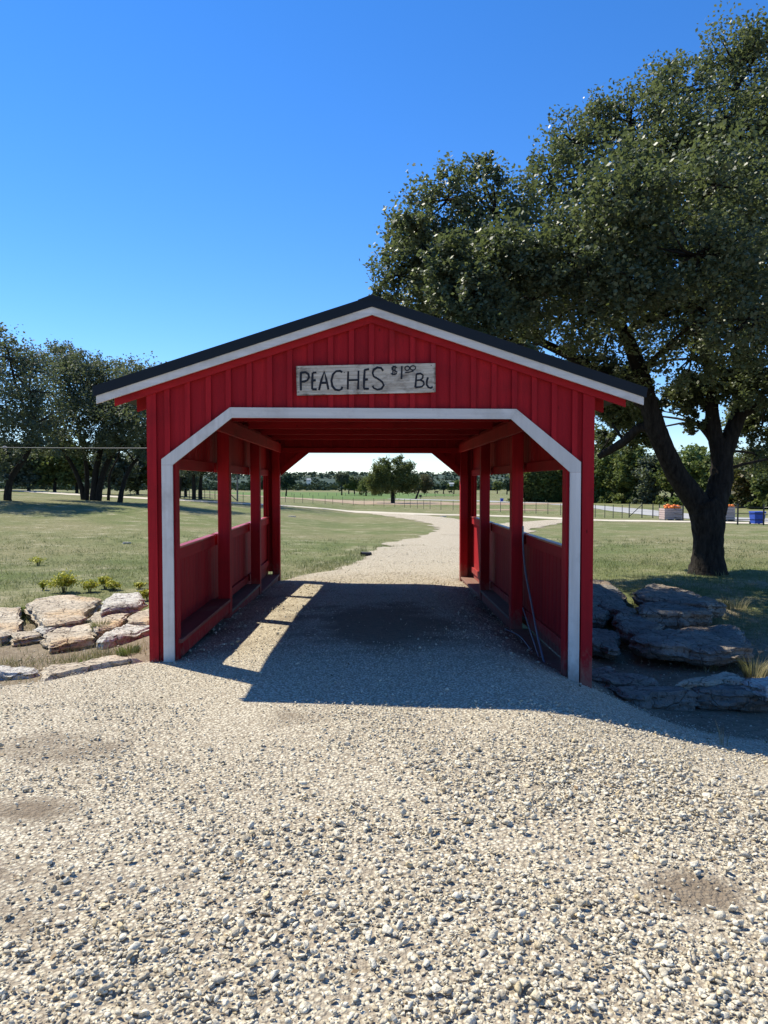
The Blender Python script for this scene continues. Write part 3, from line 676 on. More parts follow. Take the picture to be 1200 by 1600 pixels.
# ------------------------------------------------------------------ rocks
def slab(out, zt, th, m, label, tilt=(0, 0), seed=0, rough=0.02, group=None, bulge=0.0):
    """flat quarry stone: outline of its top (world x, y), height of the top, thickness"""
    P = np.array([(p.x, p.y) for p in out]); n = 72; c = P.mean(0)
    Q = np.vstack([P, P[:1]]); sg_ = np.linalg.norm(np.diff(Q, axis=0), axis=1); s = np.concatenate([[0], np.cumsum(sg_)])
    t = np.linspace(0, s[-1], n, endpoint=False); O = np.stack([np.interp(t, s, Q[:, 0]), np.interp(t, s, Q[:, 1])], 1)
    O = (O + (np.roll(O, 1, 0) + np.roll(O, -1, 0)) * 0.25) / 1.5
    nr = O - c; L = np.linalg.norm(nr, axis=1)[:, None]; nr = nr / L
    O = O + nr * 0.075 * (fbm(O[:, 0] * 6 + seed, O[:, 1] * 6, 60 + seed, 4))[:, None]
    V = []; rings = 12
    def topz(q, edge=0.0):
        return zt + tilt[0] * (q[:, 0] - c[0]) + tilt[1] * (q[:, 1] - c[1]) + rough * (2.2 * fbm(q[:, 0] * 2.3 + seed, q[:, 1] * 2.3, 70 + seed, 4) + 0.9 * np.abs(fbm(q[:, 0] * 9 + seed, q[:, 1] * 13, 75 + seed, 3))) + bulge * (1 - edge)
    V.append([(c[0], c[1], topz(c[None])[0])])
    for r in range(1, rings + 1):
        k = (r / rings) ** 0.9; q = c + (O - c) * k * (0.975 if r == rings else 0.98)
        z = topz(q, (r / rings) ** 3) - (0.10 * th if r == rings else 0); V.append(np.column_stack([q, z]))
    zt_e = topz(O, 1)
    lay = [(0.10, 0.006), (0.22, 0.010), (0.27, -0.018), (0.42, 0.0), (0.47, 0.028), (0.62, 0.02), (0.66, -0.02), (0.85, -0.03), (1.0, -0.08)]
    for li, (f, off) in enumerate(lay):
        o2 = off + 0.05 * fbm(O[:, 0] * 6 + li * 3, O[:, 1] * 6, 80 + seed + li, 2)
        q = O + nr * o2[:, None]; V.append(np.column_stack([q, zt_e - th * f + 0.012 * fbm(O[:, 0] * 8, O[:, 1] * 8 + li, 90 + seed, 2)]))
    V = np.vstack(V); Fc = [(0, 1 + k, 1 + (k + 1) % n) for k in range(n)]
    for r in range(rings + len(lay) - 1):
        a = 1 + r * n; Fc += [(a + k, a + n + k, a + n + (k + 1) % n, a + (k + 1) % n) for k in range(n)]
    area = 0.5 * np.sum(P[:, 0] * np.roll(P[:, 1], -1) - P[:, 1] * np.roll(P[:, 0], -1))
    if area < 0: Fc = [f[::-1] for f in Fc]
    base = (c[0], c[1], float(V[:, 2].min())); me = new_mesh('flat_rock', V - np.array(base), Fc, True)
    ng = len(me.polygons); me.polygons.foreach_set('use_smooth', [i < n * 11 for i in range(ng)])
    o = link('flat_rock', me, m, None, base); return tag(o, label, 'rock', group)
def zl(pts, z): return [atz(0.2167 * u, 860 + 0.2167 * v, z) for u, v in pts]
def zr(pts, z): return [atz(900 + 0.25 * u, 860 + 0.25 * v, z) for u, v in pts]
LG = 'pale rocks laid left of the gateway'; RG = 'shaded rocks laid right of the gateway'
slab(zl([(190, 380), (290, 332), (400, 324), (520, 320), (740, 352), (670, 395), (600, 432), (628, 470), (480, 505), (320, 515), (270, 465), (215, 405)], 0.00), 0.00, 0.20, SLAB, 'widest tan slab of the left rocks, in front of the largest yellow weed', (0.01, 0.02), 1, 0.022, LG)
slab(zl([(735, 395), (770, 345), (820, 314), (910, 308), (1000, 312), (1052, 345), (1000, 388), (800, 408), (722, 430)], 0.06), 0.06, 0.19, SLABW, 'whitest of the left rocks, a grey-white rounded slab at the back near the post', (0.02, 0.03), 2, 0.02, LG)
slab(zl([(645, 500), (680, 440), (830, 415), (985, 398), (998, 420), (870, 490), (885, 515), (820, 550), (690, 570)], -0.03), -0.03, 0.16, SLAB, 'orange-streaked slab with a green grass tuft in front of it, below the white slab', (0, 0), 3, 0.018, LG)
slab(zl([(930, 505), (1000, 435), (1100, 412), (1160, 420), (1160, 500), (1050, 515)], -0.02), -0.02, 0.16, SLAB, 'orange rock touching the left post, behind the big front slab', (0, 0), 4, 0.016, LG)
slab(zl([(690, 645), (760, 590), (850, 550), (960, 512), (1100, 498), (1150, 520), (1140, 560), (900, 622), (760, 655)], -0.04), -0.04, 0.17, SLABW, 'pale ridged slab nearest the left post, lying across the front', (0.03, 0), 5, 0.03, LG)
slab(zl([(310, 612), (420, 545), (530, 528), (640, 532), (688, 590), (672, 632), (530, 655), (345, 682), (365, 650), (335, 640)], -0.07), -0.07, 0.15, SLAB, 'tan slab low in the middle of the left rocks, hollow under its front', (0.01, 0.02), 6, 0.024, LG)
slab(zl([(80, 612), (120, 592), (175, 575), (270, 582), (300, 606), (200, 628), (95, 640)], -0.09), -0.09, 0.12, SLAB, 'small thin tan rock left of the middle slab', (0, 0), 7, 0.016, LG)
slab(zl([(262, 565), (300, 533), (380, 524), (450, 528), (400, 560), (325, 585)], -0.07), -0.07, 0.12, SLABW, 'small pale rock wedged behind the middle slab', (0, 0), 8, 0.016, LG)
slab(zl([(-260, 450), (-100, 425), (0, 425), (148, 403), (140, 470), (126, 565), (60, 590), (-60, 612), (-240, 610)], -0.05), -0.05, 0.14, SLAB, 'tan slab at the far left end of the rocks, with a straight right edge', (0, 0.02), 9, 0.022, LG)
slab(zl([(258, 866), (345, 812), (480, 795), (640, 775), (850, 742), (930, 762), (1012, 770), (1022, 790), (760, 815), (480, 858), (300, 905)], 0.03), 0.03, 0.20, SLAB, 'long narrow layered slab lying alone on the gravel in front of the left rocks', (0.045, -0.05), 10, 0.02, LG)
slab(zl([(-260, 850), (-100, 832), (0, 830), (170, 836), (262, 850), (215, 872), (0, 878), (-200, 890)], -0.06), -0.06, 0.13, SLABW, 'half-buried pale rock at the left edge, level with the long narrow slab', (0, 0), 11, 0.02, LG)
slab(zl([(1005, 782), (1050, 768), (1110, 760), (1110, 800), (1020, 815)], -0.05), -0.05, 0.08, SLAB, 'small flat tan rock between the long slab and the foot of the left post', (0, 0), 12, 0.01, LG)
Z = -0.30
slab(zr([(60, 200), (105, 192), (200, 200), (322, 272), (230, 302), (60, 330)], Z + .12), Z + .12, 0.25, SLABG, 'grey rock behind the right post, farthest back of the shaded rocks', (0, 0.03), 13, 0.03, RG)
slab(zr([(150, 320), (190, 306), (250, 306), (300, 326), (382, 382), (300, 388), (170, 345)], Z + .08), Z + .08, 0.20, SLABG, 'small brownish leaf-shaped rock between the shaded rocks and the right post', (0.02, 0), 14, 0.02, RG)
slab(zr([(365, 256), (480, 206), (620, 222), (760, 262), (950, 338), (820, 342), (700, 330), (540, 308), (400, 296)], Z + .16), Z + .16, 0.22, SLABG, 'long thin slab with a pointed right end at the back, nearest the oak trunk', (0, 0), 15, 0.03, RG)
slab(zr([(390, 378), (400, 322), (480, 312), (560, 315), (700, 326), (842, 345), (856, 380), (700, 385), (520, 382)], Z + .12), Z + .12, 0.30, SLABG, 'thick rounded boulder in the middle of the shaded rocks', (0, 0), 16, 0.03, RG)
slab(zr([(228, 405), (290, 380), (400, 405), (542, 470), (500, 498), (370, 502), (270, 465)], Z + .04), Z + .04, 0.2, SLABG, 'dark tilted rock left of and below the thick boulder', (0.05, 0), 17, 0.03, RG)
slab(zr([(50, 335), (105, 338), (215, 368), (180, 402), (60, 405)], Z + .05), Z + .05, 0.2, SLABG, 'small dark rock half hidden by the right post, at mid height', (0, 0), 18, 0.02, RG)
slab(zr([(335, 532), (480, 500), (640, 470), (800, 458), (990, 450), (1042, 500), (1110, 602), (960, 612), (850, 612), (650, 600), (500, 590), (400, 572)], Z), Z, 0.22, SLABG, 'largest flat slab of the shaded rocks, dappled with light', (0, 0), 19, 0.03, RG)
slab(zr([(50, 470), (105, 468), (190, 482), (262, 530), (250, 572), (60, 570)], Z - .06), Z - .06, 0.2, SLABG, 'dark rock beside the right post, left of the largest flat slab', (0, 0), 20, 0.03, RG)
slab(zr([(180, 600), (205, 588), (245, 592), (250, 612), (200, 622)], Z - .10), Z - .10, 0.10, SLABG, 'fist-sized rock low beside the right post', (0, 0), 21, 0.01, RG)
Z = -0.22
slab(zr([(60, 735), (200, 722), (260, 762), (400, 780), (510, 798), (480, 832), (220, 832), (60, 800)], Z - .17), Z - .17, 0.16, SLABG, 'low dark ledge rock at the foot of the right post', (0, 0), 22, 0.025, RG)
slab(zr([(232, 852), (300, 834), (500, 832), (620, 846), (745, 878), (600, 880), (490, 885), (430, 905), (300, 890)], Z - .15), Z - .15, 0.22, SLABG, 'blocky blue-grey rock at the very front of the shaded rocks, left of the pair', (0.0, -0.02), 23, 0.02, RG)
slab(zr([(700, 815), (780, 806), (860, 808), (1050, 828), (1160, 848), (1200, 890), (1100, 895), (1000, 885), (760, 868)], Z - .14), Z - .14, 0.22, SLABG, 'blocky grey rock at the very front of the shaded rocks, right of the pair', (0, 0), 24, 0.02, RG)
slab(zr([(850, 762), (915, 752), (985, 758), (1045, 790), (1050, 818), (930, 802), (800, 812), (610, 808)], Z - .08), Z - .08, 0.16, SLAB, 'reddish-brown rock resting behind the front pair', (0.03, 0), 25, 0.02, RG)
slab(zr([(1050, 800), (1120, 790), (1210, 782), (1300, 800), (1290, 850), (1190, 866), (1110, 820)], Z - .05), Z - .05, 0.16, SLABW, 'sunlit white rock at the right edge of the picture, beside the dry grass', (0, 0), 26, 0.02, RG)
random.seed(5)
for k, (px_, py_, lab) in enumerate([(199, 849.5, 'small pale stone lying alone on the left lawn'), (456, 807.5, 'small pale stone on the lawn seen through the gateway beside the left inner post'), (692, 807.5, 'flat grey stone on the grass point where the drive forks')]):
    p = gp(px_, py_); s_ = 0.0045 * p.y
    P_ = [Vector((p.x + s_ * (1 + .3 * random.random()) * math.cos(a), p.y + 0.6 * s_ * math.sin(a), 0)) for a in np.linspace(0, 6.28, 8)[:-1]]
    slab(P_, p.z + 0.04 + 0.0006 * p.y, 0.10 + 0.0015 * p.y, SLABW, lab, (0, 0), 30 + k, 0.005)

# ------------------------------------------------------------------ gravel stones
def ico(sub):
    import bmesh
    bm = bmesh.new(); bmesh.ops.create_icosphere(bm, subdivisions=sub, radius=1.0)
    v = np.array([q.co[:] for q in bm.verts]); f = np.array([[q.index for q in p.verts] for p in bm.faces]); bm.free(); return v, f
OCT = (np.array([(1, 0, 0), (-1, 0, 0), (0, 1, 0), (0, -1, 0), (0, 0, 1), (0, 0, -1)], float), np.array([(0, 2, 4), (2, 1, 4), (1, 3, 4), (3, 0, 4), (2, 0, 5), (1, 2, 5), (3, 1, 5), (0, 3, 5)]))
def stones(P, size, shape, nvar, flat=(0.34, 0.95), jitter=0.17, seed=0):
    """angular stones at the points P (n, 3) with radius size (n)"""
    rg = np.random.default_rng(seed); bv, bf = shape; N = len(P); k = len(bv)
    var = []
    for i in range(nvar):
        v = bv * (1 + jitter * rg.standard_normal((k, 1)))
        for _ in range(9):      # knock flat faces off
            d = rg.standard_normal(3); d /= np.linalg.norm(d); h = v @ d; cut = 0.32 + 0.30 * rg.random(); v = v - np.outer(np.maximum(0, h - cut), d)
        var.append(v)
    var = np.array(var); v = var[rg.integers(0, nvar, N)]
    sc = np.stack([rg.uniform(0.8, 1.3, N), rg.uniform(0.7, 1.0, N), rg.uniform(*flat, N)], 1) * size[:, None]
    v = v * sc[:, None, :]
    a = rg.uniform(0, 2 * math.pi, N); b = rg.normal(0, 0.34, N)
    ca, sa, cb_, sb = np.cos(a), np.sin(a), np.cos(b), np.sin(b)
    x, y, z = v[..., 0], v[..., 1], v[..., 2]
    y, z = y * cb_[:, None] - z * sb[:, None], y * sb[:, None] + z * cb_[:, None]
    x, y = x * ca[:, None] - y * sa[:, None], x * sa[:, None] + y * ca[:, None]
    V = np.stack([x, y, z], -1) + P[:, None, :]
    Fc = (bf[None] + (np.arange(N) * k)[:, None, None]).reshape(-1, 3)
    return V.reshape(-1, 3), Fc, np.repeat(rg.random(N), k)
def scatter(n, x0, x1, y0, y1, seed, wedge=0.62):
    rg = np.random.default_rng(seed); out = []
    while sum(map(len, out)) < n:
        y = y0 + (y1 - y0) * rg.random(n); x = rg.uniform(x0, x1, n); k = np.abs(x - 0.02 * y) < wedge * y + 0.25; out.append(np.stack([x[k], y[k]], 1))
    return np.vstack(out)[:n]
def cover(P, y_, lim=0.0, big=False):
    """keep probability: thin over bare dirt and the darkened tunnel floor, patchy"""
    d = drive_depth(P[:, 0], P[:, 1]); dd = np.clip(drive_dirt_shade(P[:, 0], P[:, 1]), 0, 1)
    pat = 0.62 + 0.9 * fbm(P[:, 0] * 1.3, P[:, 1] * 1.3, 77, 3)
    return (np.random.default_rng(int(len(P))).random(len(P)) < np.clip(pat * (1 - 1.1 * dd), 0.03, 1)) & (d > -0.35)
def make_gravel(name, specs):
    Vs, Fs, Ts, o = [], [], [], 0
    for P, size, shape, nv, sd in specs:
        z = drive_z(P[:, 0], P[:, 1]); z = np.maximum(z, G(P[:, 0], P[:, 1]))
        jz = np.random.default_rng(sd + 7).random(len(P)) ** 2 * 0.014 * np.clip(size / 0.012, 0.2, 1.4)
        Q = np.column_stack([P, z + size * 0.22 + jz]); V, Fc, T = stones(Q, size, shape, nv, seed=sd)
        Vs.append(V); Fs.append(Fc + o); Ts.append(T); o += len(V)
    me = new_mesh(name, np.vstack(Vs), np.vstack(Fs)); attr(me, 'tone', np.concatenate(Ts))
    return tag(link(name, me, GRAVEL), kind='stuff')
def sz(rg, n, a, b, p=2.2): return a + (b - a) * rg.random(n) ** p
rg = np.random.default_rng(3); I2, I1 = ico(2), ico(1)
def zone(n, x0, x1, y0, y1, a, b, sh, nv, sd, wedge=0.62, p=2.2, cov=True, fn=None):
    P = scatter(n, x0, x1, y0, y1, sd, wedge)
    if cov: P = P[cover(P, 0)]
    if fn is not None: P = P[np.random.default_rng(sd + 1).random(len(P)) < fn(P[:, 0], P[:, 1])]
    return (P, sz(rg, len(P), a, b, p), sh, nv, sd)
# a fan of coarse stone lies in front and to the right, fine stone farther up
coarse = lambda x, y: np.clip(1.25 - sstep(2.6, 4.1, y - 0.36 * x + 0.9 * fbm(x * 0.8, y * 0.8, 88, 2)) * 1.15, 0.06, 1)
make_gravel('gravel', [
    zone(7800, -2.6, 2.6, 1.9, 4.4, 0.010, 0.025, I2, 60, 100, fn=coarse, p=2.0),
    zone(30000, -3.2, 3.2, 1.9, 5.2, 0.007, 0.017, I1, 40, 101, fn=lambda x, y: 0.45 + 0.55 * coarse(x, y)),
    zone(52000, -4.5, 4.5, 1.9, 6.9, 0.004, 0.011, OCT, 60, 102, cov=True),
    zone(9000, -5.5, 5.0, 4.0, 7.6, 0.007, 0.018, I1, 40, 103, p=3.5, fn=lambda x, y: 0.35 + 0.5 * (x > 1.2)),
    zone(26000, -1.9, 2.1, 6.6, 15.0, 0.006, 0.016, OCT, 60, 104, p=2.5),
    zone(3500, -1.8, 1.9, 6.8, 13.5, 0.012, 0.030, I1, 40, 105, p=2.5, fn=lambda x, y: np.clip(np.abs(x) - 0.35, 0.05, 1)),
    zone(24000, -5.0, 5.0, 0.2, 4.6, 0.008, 0.020, OCT, 60, 107, wedge=1.6, p=1.8, fn=lambda x, y: (np.abs(x - 0.02 * y) > 0.60 * y + 0.2) * 1.0),
    zone(12000, -3.5, 6.5, 13.5, 25, 0.010, 0.024, OCT, 40, 106, p=3),
])
# loose stones off the drive, among the rocks
P = scatter(9000, -7, 7, 5.6, 10.5, 120, 0.66); k = (np.abs(P[:, 0] - XC) > 2.05); P = P[k]
P = P[np.random.default_rng(4).random(len(P)) < np.where(P[:, 0] > 0, 0.8, 0.30)]
s_ = sz(rg, len(P), 0.005, 0.026, 3.0); z = G(P[:, 0], P[:, 1]) + s_ * 0.2
V, Fc, T = stones(np.column_stack([P, z]), s_, OCT, 40, seed=9); me = new_mesh('loose_gravel', V, Fc); attr(me, 'tone', T); tag(link('loose_gravel', me, GRAVEL), kind='stuff')

# ------------------------------------------------------------------ grass, weeds
def blades(P, h, wd, lean, seed=0, zoff=0.0):
    rg = np.random.default_rng(seed); N = len(P); a = rg.uniform(0, 2 * math.pi, N); l = np.abs(rg.normal(0, lean, N)) * h; b = rg.uniform(0, 2 * math.pi, N)
    base = np.column_stack([P, G(P[:, 0], P[:, 1]) + zoff]); w_ = np.stack([np.cos(a), np.sin(a), 0 * a], 1) * wd[:, None]
    tip = base + np.stack([np.cos(b) * l, np.sin(b) * l, h], 1)
    V = np.stack([base - w_, base + w_, tip], 1).reshape(-1, 3); return V, np.arange(3 * N).reshape(-1, 3), np.repeat(rg.random(N), 3)
def on_lawn(P, margin=0.1):
    x, y = P[:, 0], P[:, 1]
    inside = (drive_depth(x, y) < -margin) & ~((np.abs(x - XC) < 2.0) & (y < 14.1))
    return inside
vs, fs, ts, off = [], [], [], 0
for n_, x0, x1, y0, y1, h0, h1, w_, sd in ((70000, -14, 14, 9.6, 19, 0.02, 0.06, 0.004, 1), (70000, -24, 26, 19, 34, 0.02, 0.06, 0.007, 2)):
    P = scatter(n_, x0, x1, y0, y1, 200 + sd, 0.66); k = on_lawn(P) & (y1 < 30 or True)
    if sd == 2: k &= ~((P[:, 0] > -0.7) & (P[:, 0] < 5.5) & (P[:, 1] < 27))
    P = P[k]; P = P[np.random.default_rng(sd + 50).random(len(P)) < 1 - 0.9 * sstep(15, 34, P[:, 1])]; P = P[np.random.default_rng(sd).random(len(P)) < np.clip(0.7 + 1.2 * fbm(P[:, 0] * 0.8, P[:, 1] * 0.8, 55, 3), 0.1, 1) * sstep(8.8, 11.5, P[:, 1])]
    rr = np.random.default_rng(sd); V, Fc, T = blades(P, rr.uniform(h0, h1, len(P)), rr.uniform(0.6, 1.3, len(P)) * w_, 0.7, sd)
    vs.append(V); fs.append(Fc + off); ts.append(T ** 1.8); off += len(V)
me = new_mesh('short_grass', np.vstack(vs), np.vstack(fs)); attr(me, 'tone', np.concatenate(ts)); tag(link('short_grass', me, GRASSB), kind='stuff')
vs, fs, ts, off = [], [], [], 0
for cx_, cy_, rx_, ry_, n_, h in [(-5.2, 8.0, 1.6, 0.9, 1500, 0.10), (-3.6, 7.15, 1.2, 0.3, 900, 0.08), (-2.6, 7.2, 0.5, 0.25, 500, 0.12), (5.0, 8.6, 1.2, 0.8, 900, 0.12), (4.3, 7.0, 0.8, 0.5, 500, 0.10), (5.5, 11, 2.2, 1.4, 2200, 0.09), (3.6, 13.2, 2.6, 0.9, 2200, 0.07), (-4.4, 9.6, 2.4, 0.6, 1700, 0.08), (-3.0, 6.45, 1.4, 0.35, 400, 0.06), (3.2, 5.2, 0.5, 0.2, 90, 0.08), (-3.2, 5.1, 0.25, 0.12, 90, 0.05)]:
    rr = np.random.default_rng(int(n_ + cx_ * 10)); P = np.stack([rr.normal(cx_, rx_ * 0.5, n_), rr.normal(cy_, ry_ * 0.5, n_)], 1); P = P[np.abs(P[:, 0] - XC) > 2.0]
    V, Fc, T = blades(P, rr.uniform(0.3, 1.3, len(P)) * h, rr.uniform(0.6, 1.3, len(P)) * 0.003, 0.8, n_); vs.append(V); fs.append(Fc + off); ts.append(T); off += len(V)
me = new_mesh('dry_grass', np.vstack(vs), np.vstack(fs)); attr(me, 'tone', np.concatenate(ts)); tag(link('dry_grass', me, STRAW), kind='stuff')
def leafcloud(C, size, seed, up=0.35, elong=1.45, fold=False):
    """one leaf (a lozenge) at each point"""
    rg = np.random.default_rng(seed); N = len(C); nrm = rg.standard_normal((N, 3)); nrm /= np.linalg.norm(nrm, axis=1)[:, None]
    nrm[:, 2] = np.abs(nrm[:, 2]) + up; nrm /= np.linalg.norm(nrm, axis=1)[:, None]
    t = np.cross(nrm, rg.standard_normal((N, 3))); t /= np.linalg.norm(t, axis=1)[:, None]; b = np.cross(nrm, t); s = (size * rg.uniform(0.7, 1.3, N))[:, None] * 0.5
    V = np.stack([C - t * s, C - b * s / elong, C + t * s, C + b * s / elong], 1).reshape(-1, 3)
    return V, np.arange(4 * N).reshape(-1, 4)
def weed(px_, py_, h, wd, m, label, n_=420, seed=0, blade=False):
    n_ = int(n_ * 1.6)
    p = gp(px_, py_); o = empty('weed_clump', tuple(p), label, 'weed', 'yellow-green weeds behind the left rocks' if not blade else None); rg = np.random.default_rng(seed)
    st = MB(); tips = []
    for i in range(12):
        a = rg.uniform(0, 6.28); r = wd * 0.5 * rg.uniform(0.2, 1); q = p + Vector((r * math.cos(a), r * math.sin(a), h * rg.uniform(0.6, 1))); tips.append(q)
        st.tube([p + Vector((r * .2 * math.cos(a), r * .2 * math.sin(a), -0.02)), (p + q) / 2 + Vector((0, 0, h * .06)), q], [0.005, 0.004, 0.002], 4)
    st.build('stem', STALK, o)
    T = np.array(tips); C = T[rg.integers(0, 12, n_)] + rg.normal(0, 1, (n_, 3)) * np.array([wd * .16, wd * .16, h * .17]); C[:, 2] = np.maximum(C[:, 2], p.z + 0.01)
    V, Fc = leafcloud(C, np.full(n_, 0.040), seed); me = new_mesh('foliage', V - np.array(p), Fc); attr(me, 'tone', np.repeat(rg.random(n_), 4)); tag(link('foliage', me, m, o), kind='stuff'); return o
weed(99, 926, 0.24, 0.36, WEED, 'largest bright yellow-green weed clump, directly behind the widest slab', 900, 1)
weed(68, 922, 0.13, 0.10, WEED, 'small upright yellow weed at the left end of the row of weeds', 160, 2)
weed(140, 925, 0.15, 0.26, WEED, 'low green-yellow weed between the largest clump and the white slab', 350, 3)
weed(165, 920, 0.16, 0.18, WEED, 'taller slim weed behind the white slab', 320, 4)
weed(177, 922, 0.13, 0.20, WEED, 'yellow-flowered weed directly behind the white slab', 300, 5)
weed(218, 920, 0.09, 0.16, WEED, 'faint small weed between the white slab and the left post', 220, 6)
weed(232, 938, 0.14, 0.18, WEED, 'yellow weed against the left post', 260, 7)
weed(60, 884, 0.18, 0.35, WEED, 'sparse yellow-flowered weed farther back on the left lawn', 150, 8)
weed(36, 965, 0.12, 0.22, LIGHTG, 'green weed in the gap between the far left slab and the widest slab', 300, 9)
def tuft(p, h, r, n_, m, label, seed=0, w_=0.004, lean=0.5):
    rg = np.random.default_rng(seed); a = rg.uniform(0, 6.28, n_); rr = r * 0.35 * np.sqrt(rg.random(n_)); base = np.stack([p[0] + rr * np.cos(a), p[1] + rr * np.sin(a), np.full(n_, p[2] - 0.01)], 1)
    H = h * rg.uniform(0.45, 1.0, n_); out = np.stack([np.cos(a), np.sin(a), 0 * a], 1); L = (H * lean * rg.uniform(0.1, 1.2, n_))[:, None]
    mid = base + out * L * 0.35; mid[:, 2] += H * 0.6; tip = base + out * L; tip[:, 2] += H
    sd = np.stack([-np.sin(a + 1), np.cos(a + 1), 0 * a], 1) * w_
    V = np.stack([base - sd, base + sd, mid + sd * .7, mid - sd * .7, tip], 1).reshape(-1, 3); i = np.arange(n_)[:, None] * 5
    Fc = [tuple(q) for q in np.concatenate([i + 0, i + 1, i + 2, i + 3], 1)] + [tuple(q) for q in np.concatenate([i + 3, i + 2, i + 4], 1)]
    me = new_mesh('grass_tuft', V - np.array(p), Fc); attr(me, 'tone', np.repeat(rg.random(n_), 5)); return tag(link('grass_tuft', me, m, None, tuple(p)), label, 'grass tuft')
tuft(tuple(atz(157, 990, -0.12)), 0.20, 0.22, 220, GRASSB, 'green grass tuft growing in front of the orange-streaked slab', 1)
tuft(tuple(gp(200, 1022)), 0.11, 0.30, 220, LIGHTG, 'bright green grass tuft in front of the slab nearest the left post', 2)
tuft(tuple(gp(134, 1040)), 0.10, 0.15, 90, LIGHTG, 'tiny green tuft under the front of the middle slab', 3)
tuft(tuple(gp(1178, 1058)), 0.30, 0.30, 120, STRAW, 'tall pale dry grass behind the sunlit white rock', 4, 0.005, 0.8)
tuft(tuple(gp(1110, 1048)), 0.22, 0.2, 60, STRAW, 'dry grass stalks behind the reddish-brown rock', 5, 0.003, 0.7)
tuft(tuple(gp(1130, 1178)), 0.30, 0.06, 9, STRAW, 'single tall dry stalk at the edge of the shaded gravel', 6, 0.003, 0.25)
tuft(tuple(gp(1118, 1184)), 0.09, 0.16, 45, STRAW, 'low dry tuft at the foot of the single tall stalk', 7, 0.003, 0.9)
tuft(tuple(gp(1050, 972)), 0.12, 0.2, 60, GRASSB, 'green tuft between the thick boulder and the largest flat slab', 8)
tuft(tuple(gp(1148, 950)), 0.24, 0.5, 160, STRAW, 'green and straw grass clump right of the thick boulder', 9, 0.004, 0.8)
tuft(tuple(gp(78, 1158)), 0.035, 0.16, 120, LIGHTG, 'flat green weed patch sprouting in the left gravel', 10, 0.003, 1.6)
tuft(tuple(gp(300, 1378)), 0.05, 0.26, 90, STRAW, 'matted dead grass wisp lying in the foreground gravel', 11, 0.0016, 3.0)

rg = np.random.default_rng(77); n_ = 1500; P = scatter(n_, -5, 6, 2.0, 14, 300, 0.66); P = P[rg.random(len(P)) < np.where((P[:, 0] > 1.5) & (P[:, 1] > 5), 1.0, 0.22)]
Z_ = np.maximum(drive_z(P[:, 0], P[:, 1]), G(P[:, 0], P[:, 1])) + 0.012; V, Fc = leafcloud(np.column_stack([P, Z_]), np.full(len(P), 0.034), 301, up=2.2, elong=2.0)
me = new_mesh('fallen_leaves', V, Fc); attr(me, 'tone', np.repeat(rg.random(len(P)), 4)); tag(link('fallen_leaves', me, DEADL), kind='stuff')
vs, fs, ts, off = [], [], [], 0
P = scatter(60000, -9, 12, 13.9, 26, 310, 0.66); d_ = drive_depth(P[:, 0], P[:, 1]); P = P[(d_ < 0.16) & (d_ > -0.6) & (np.abs(P[:, 0] - XC) > 0.1) & (P[:, 0] < 2)]
V, Fc, T_ = blades(P, np.random.default_rng(1).uniform(0.03, 0.10, len(P)), np.full(len(P), 0.005), 0.7, 311, 0.01); vs.append(V); fs.append(Fc); ts.append(T_ ** 1.5); off += len(V)
cl = scatter(420, -14, 14, 10, 30, 320, 0.64); cl = cl[on_lawn(cl) & ~((cl[:, 0] > -1) & (cl[:, 0] < 5.5) & (cl[:, 1] > 15) & (cl[:, 1] < 32))]
P = (cl[:, None, :] + rg.normal(0, 0.09, (len(cl), 22, 2))).reshape(-1, 2); V, Fc, T_ = blades(P, rg.uniform(0.05, 0.15, len(P)), np.full(len(P), 0.005), 0.6, 321); vs.append(V); fs.append(Fc + off); ts.append(T_); off += len(V)
me = new_mesh('grass_tufts', np.vstack(vs), np.vstack(fs)); attr(me, 'tone', np.concatenate(ts)); tag(link('grass', me, GRASSB), kind='stuff')

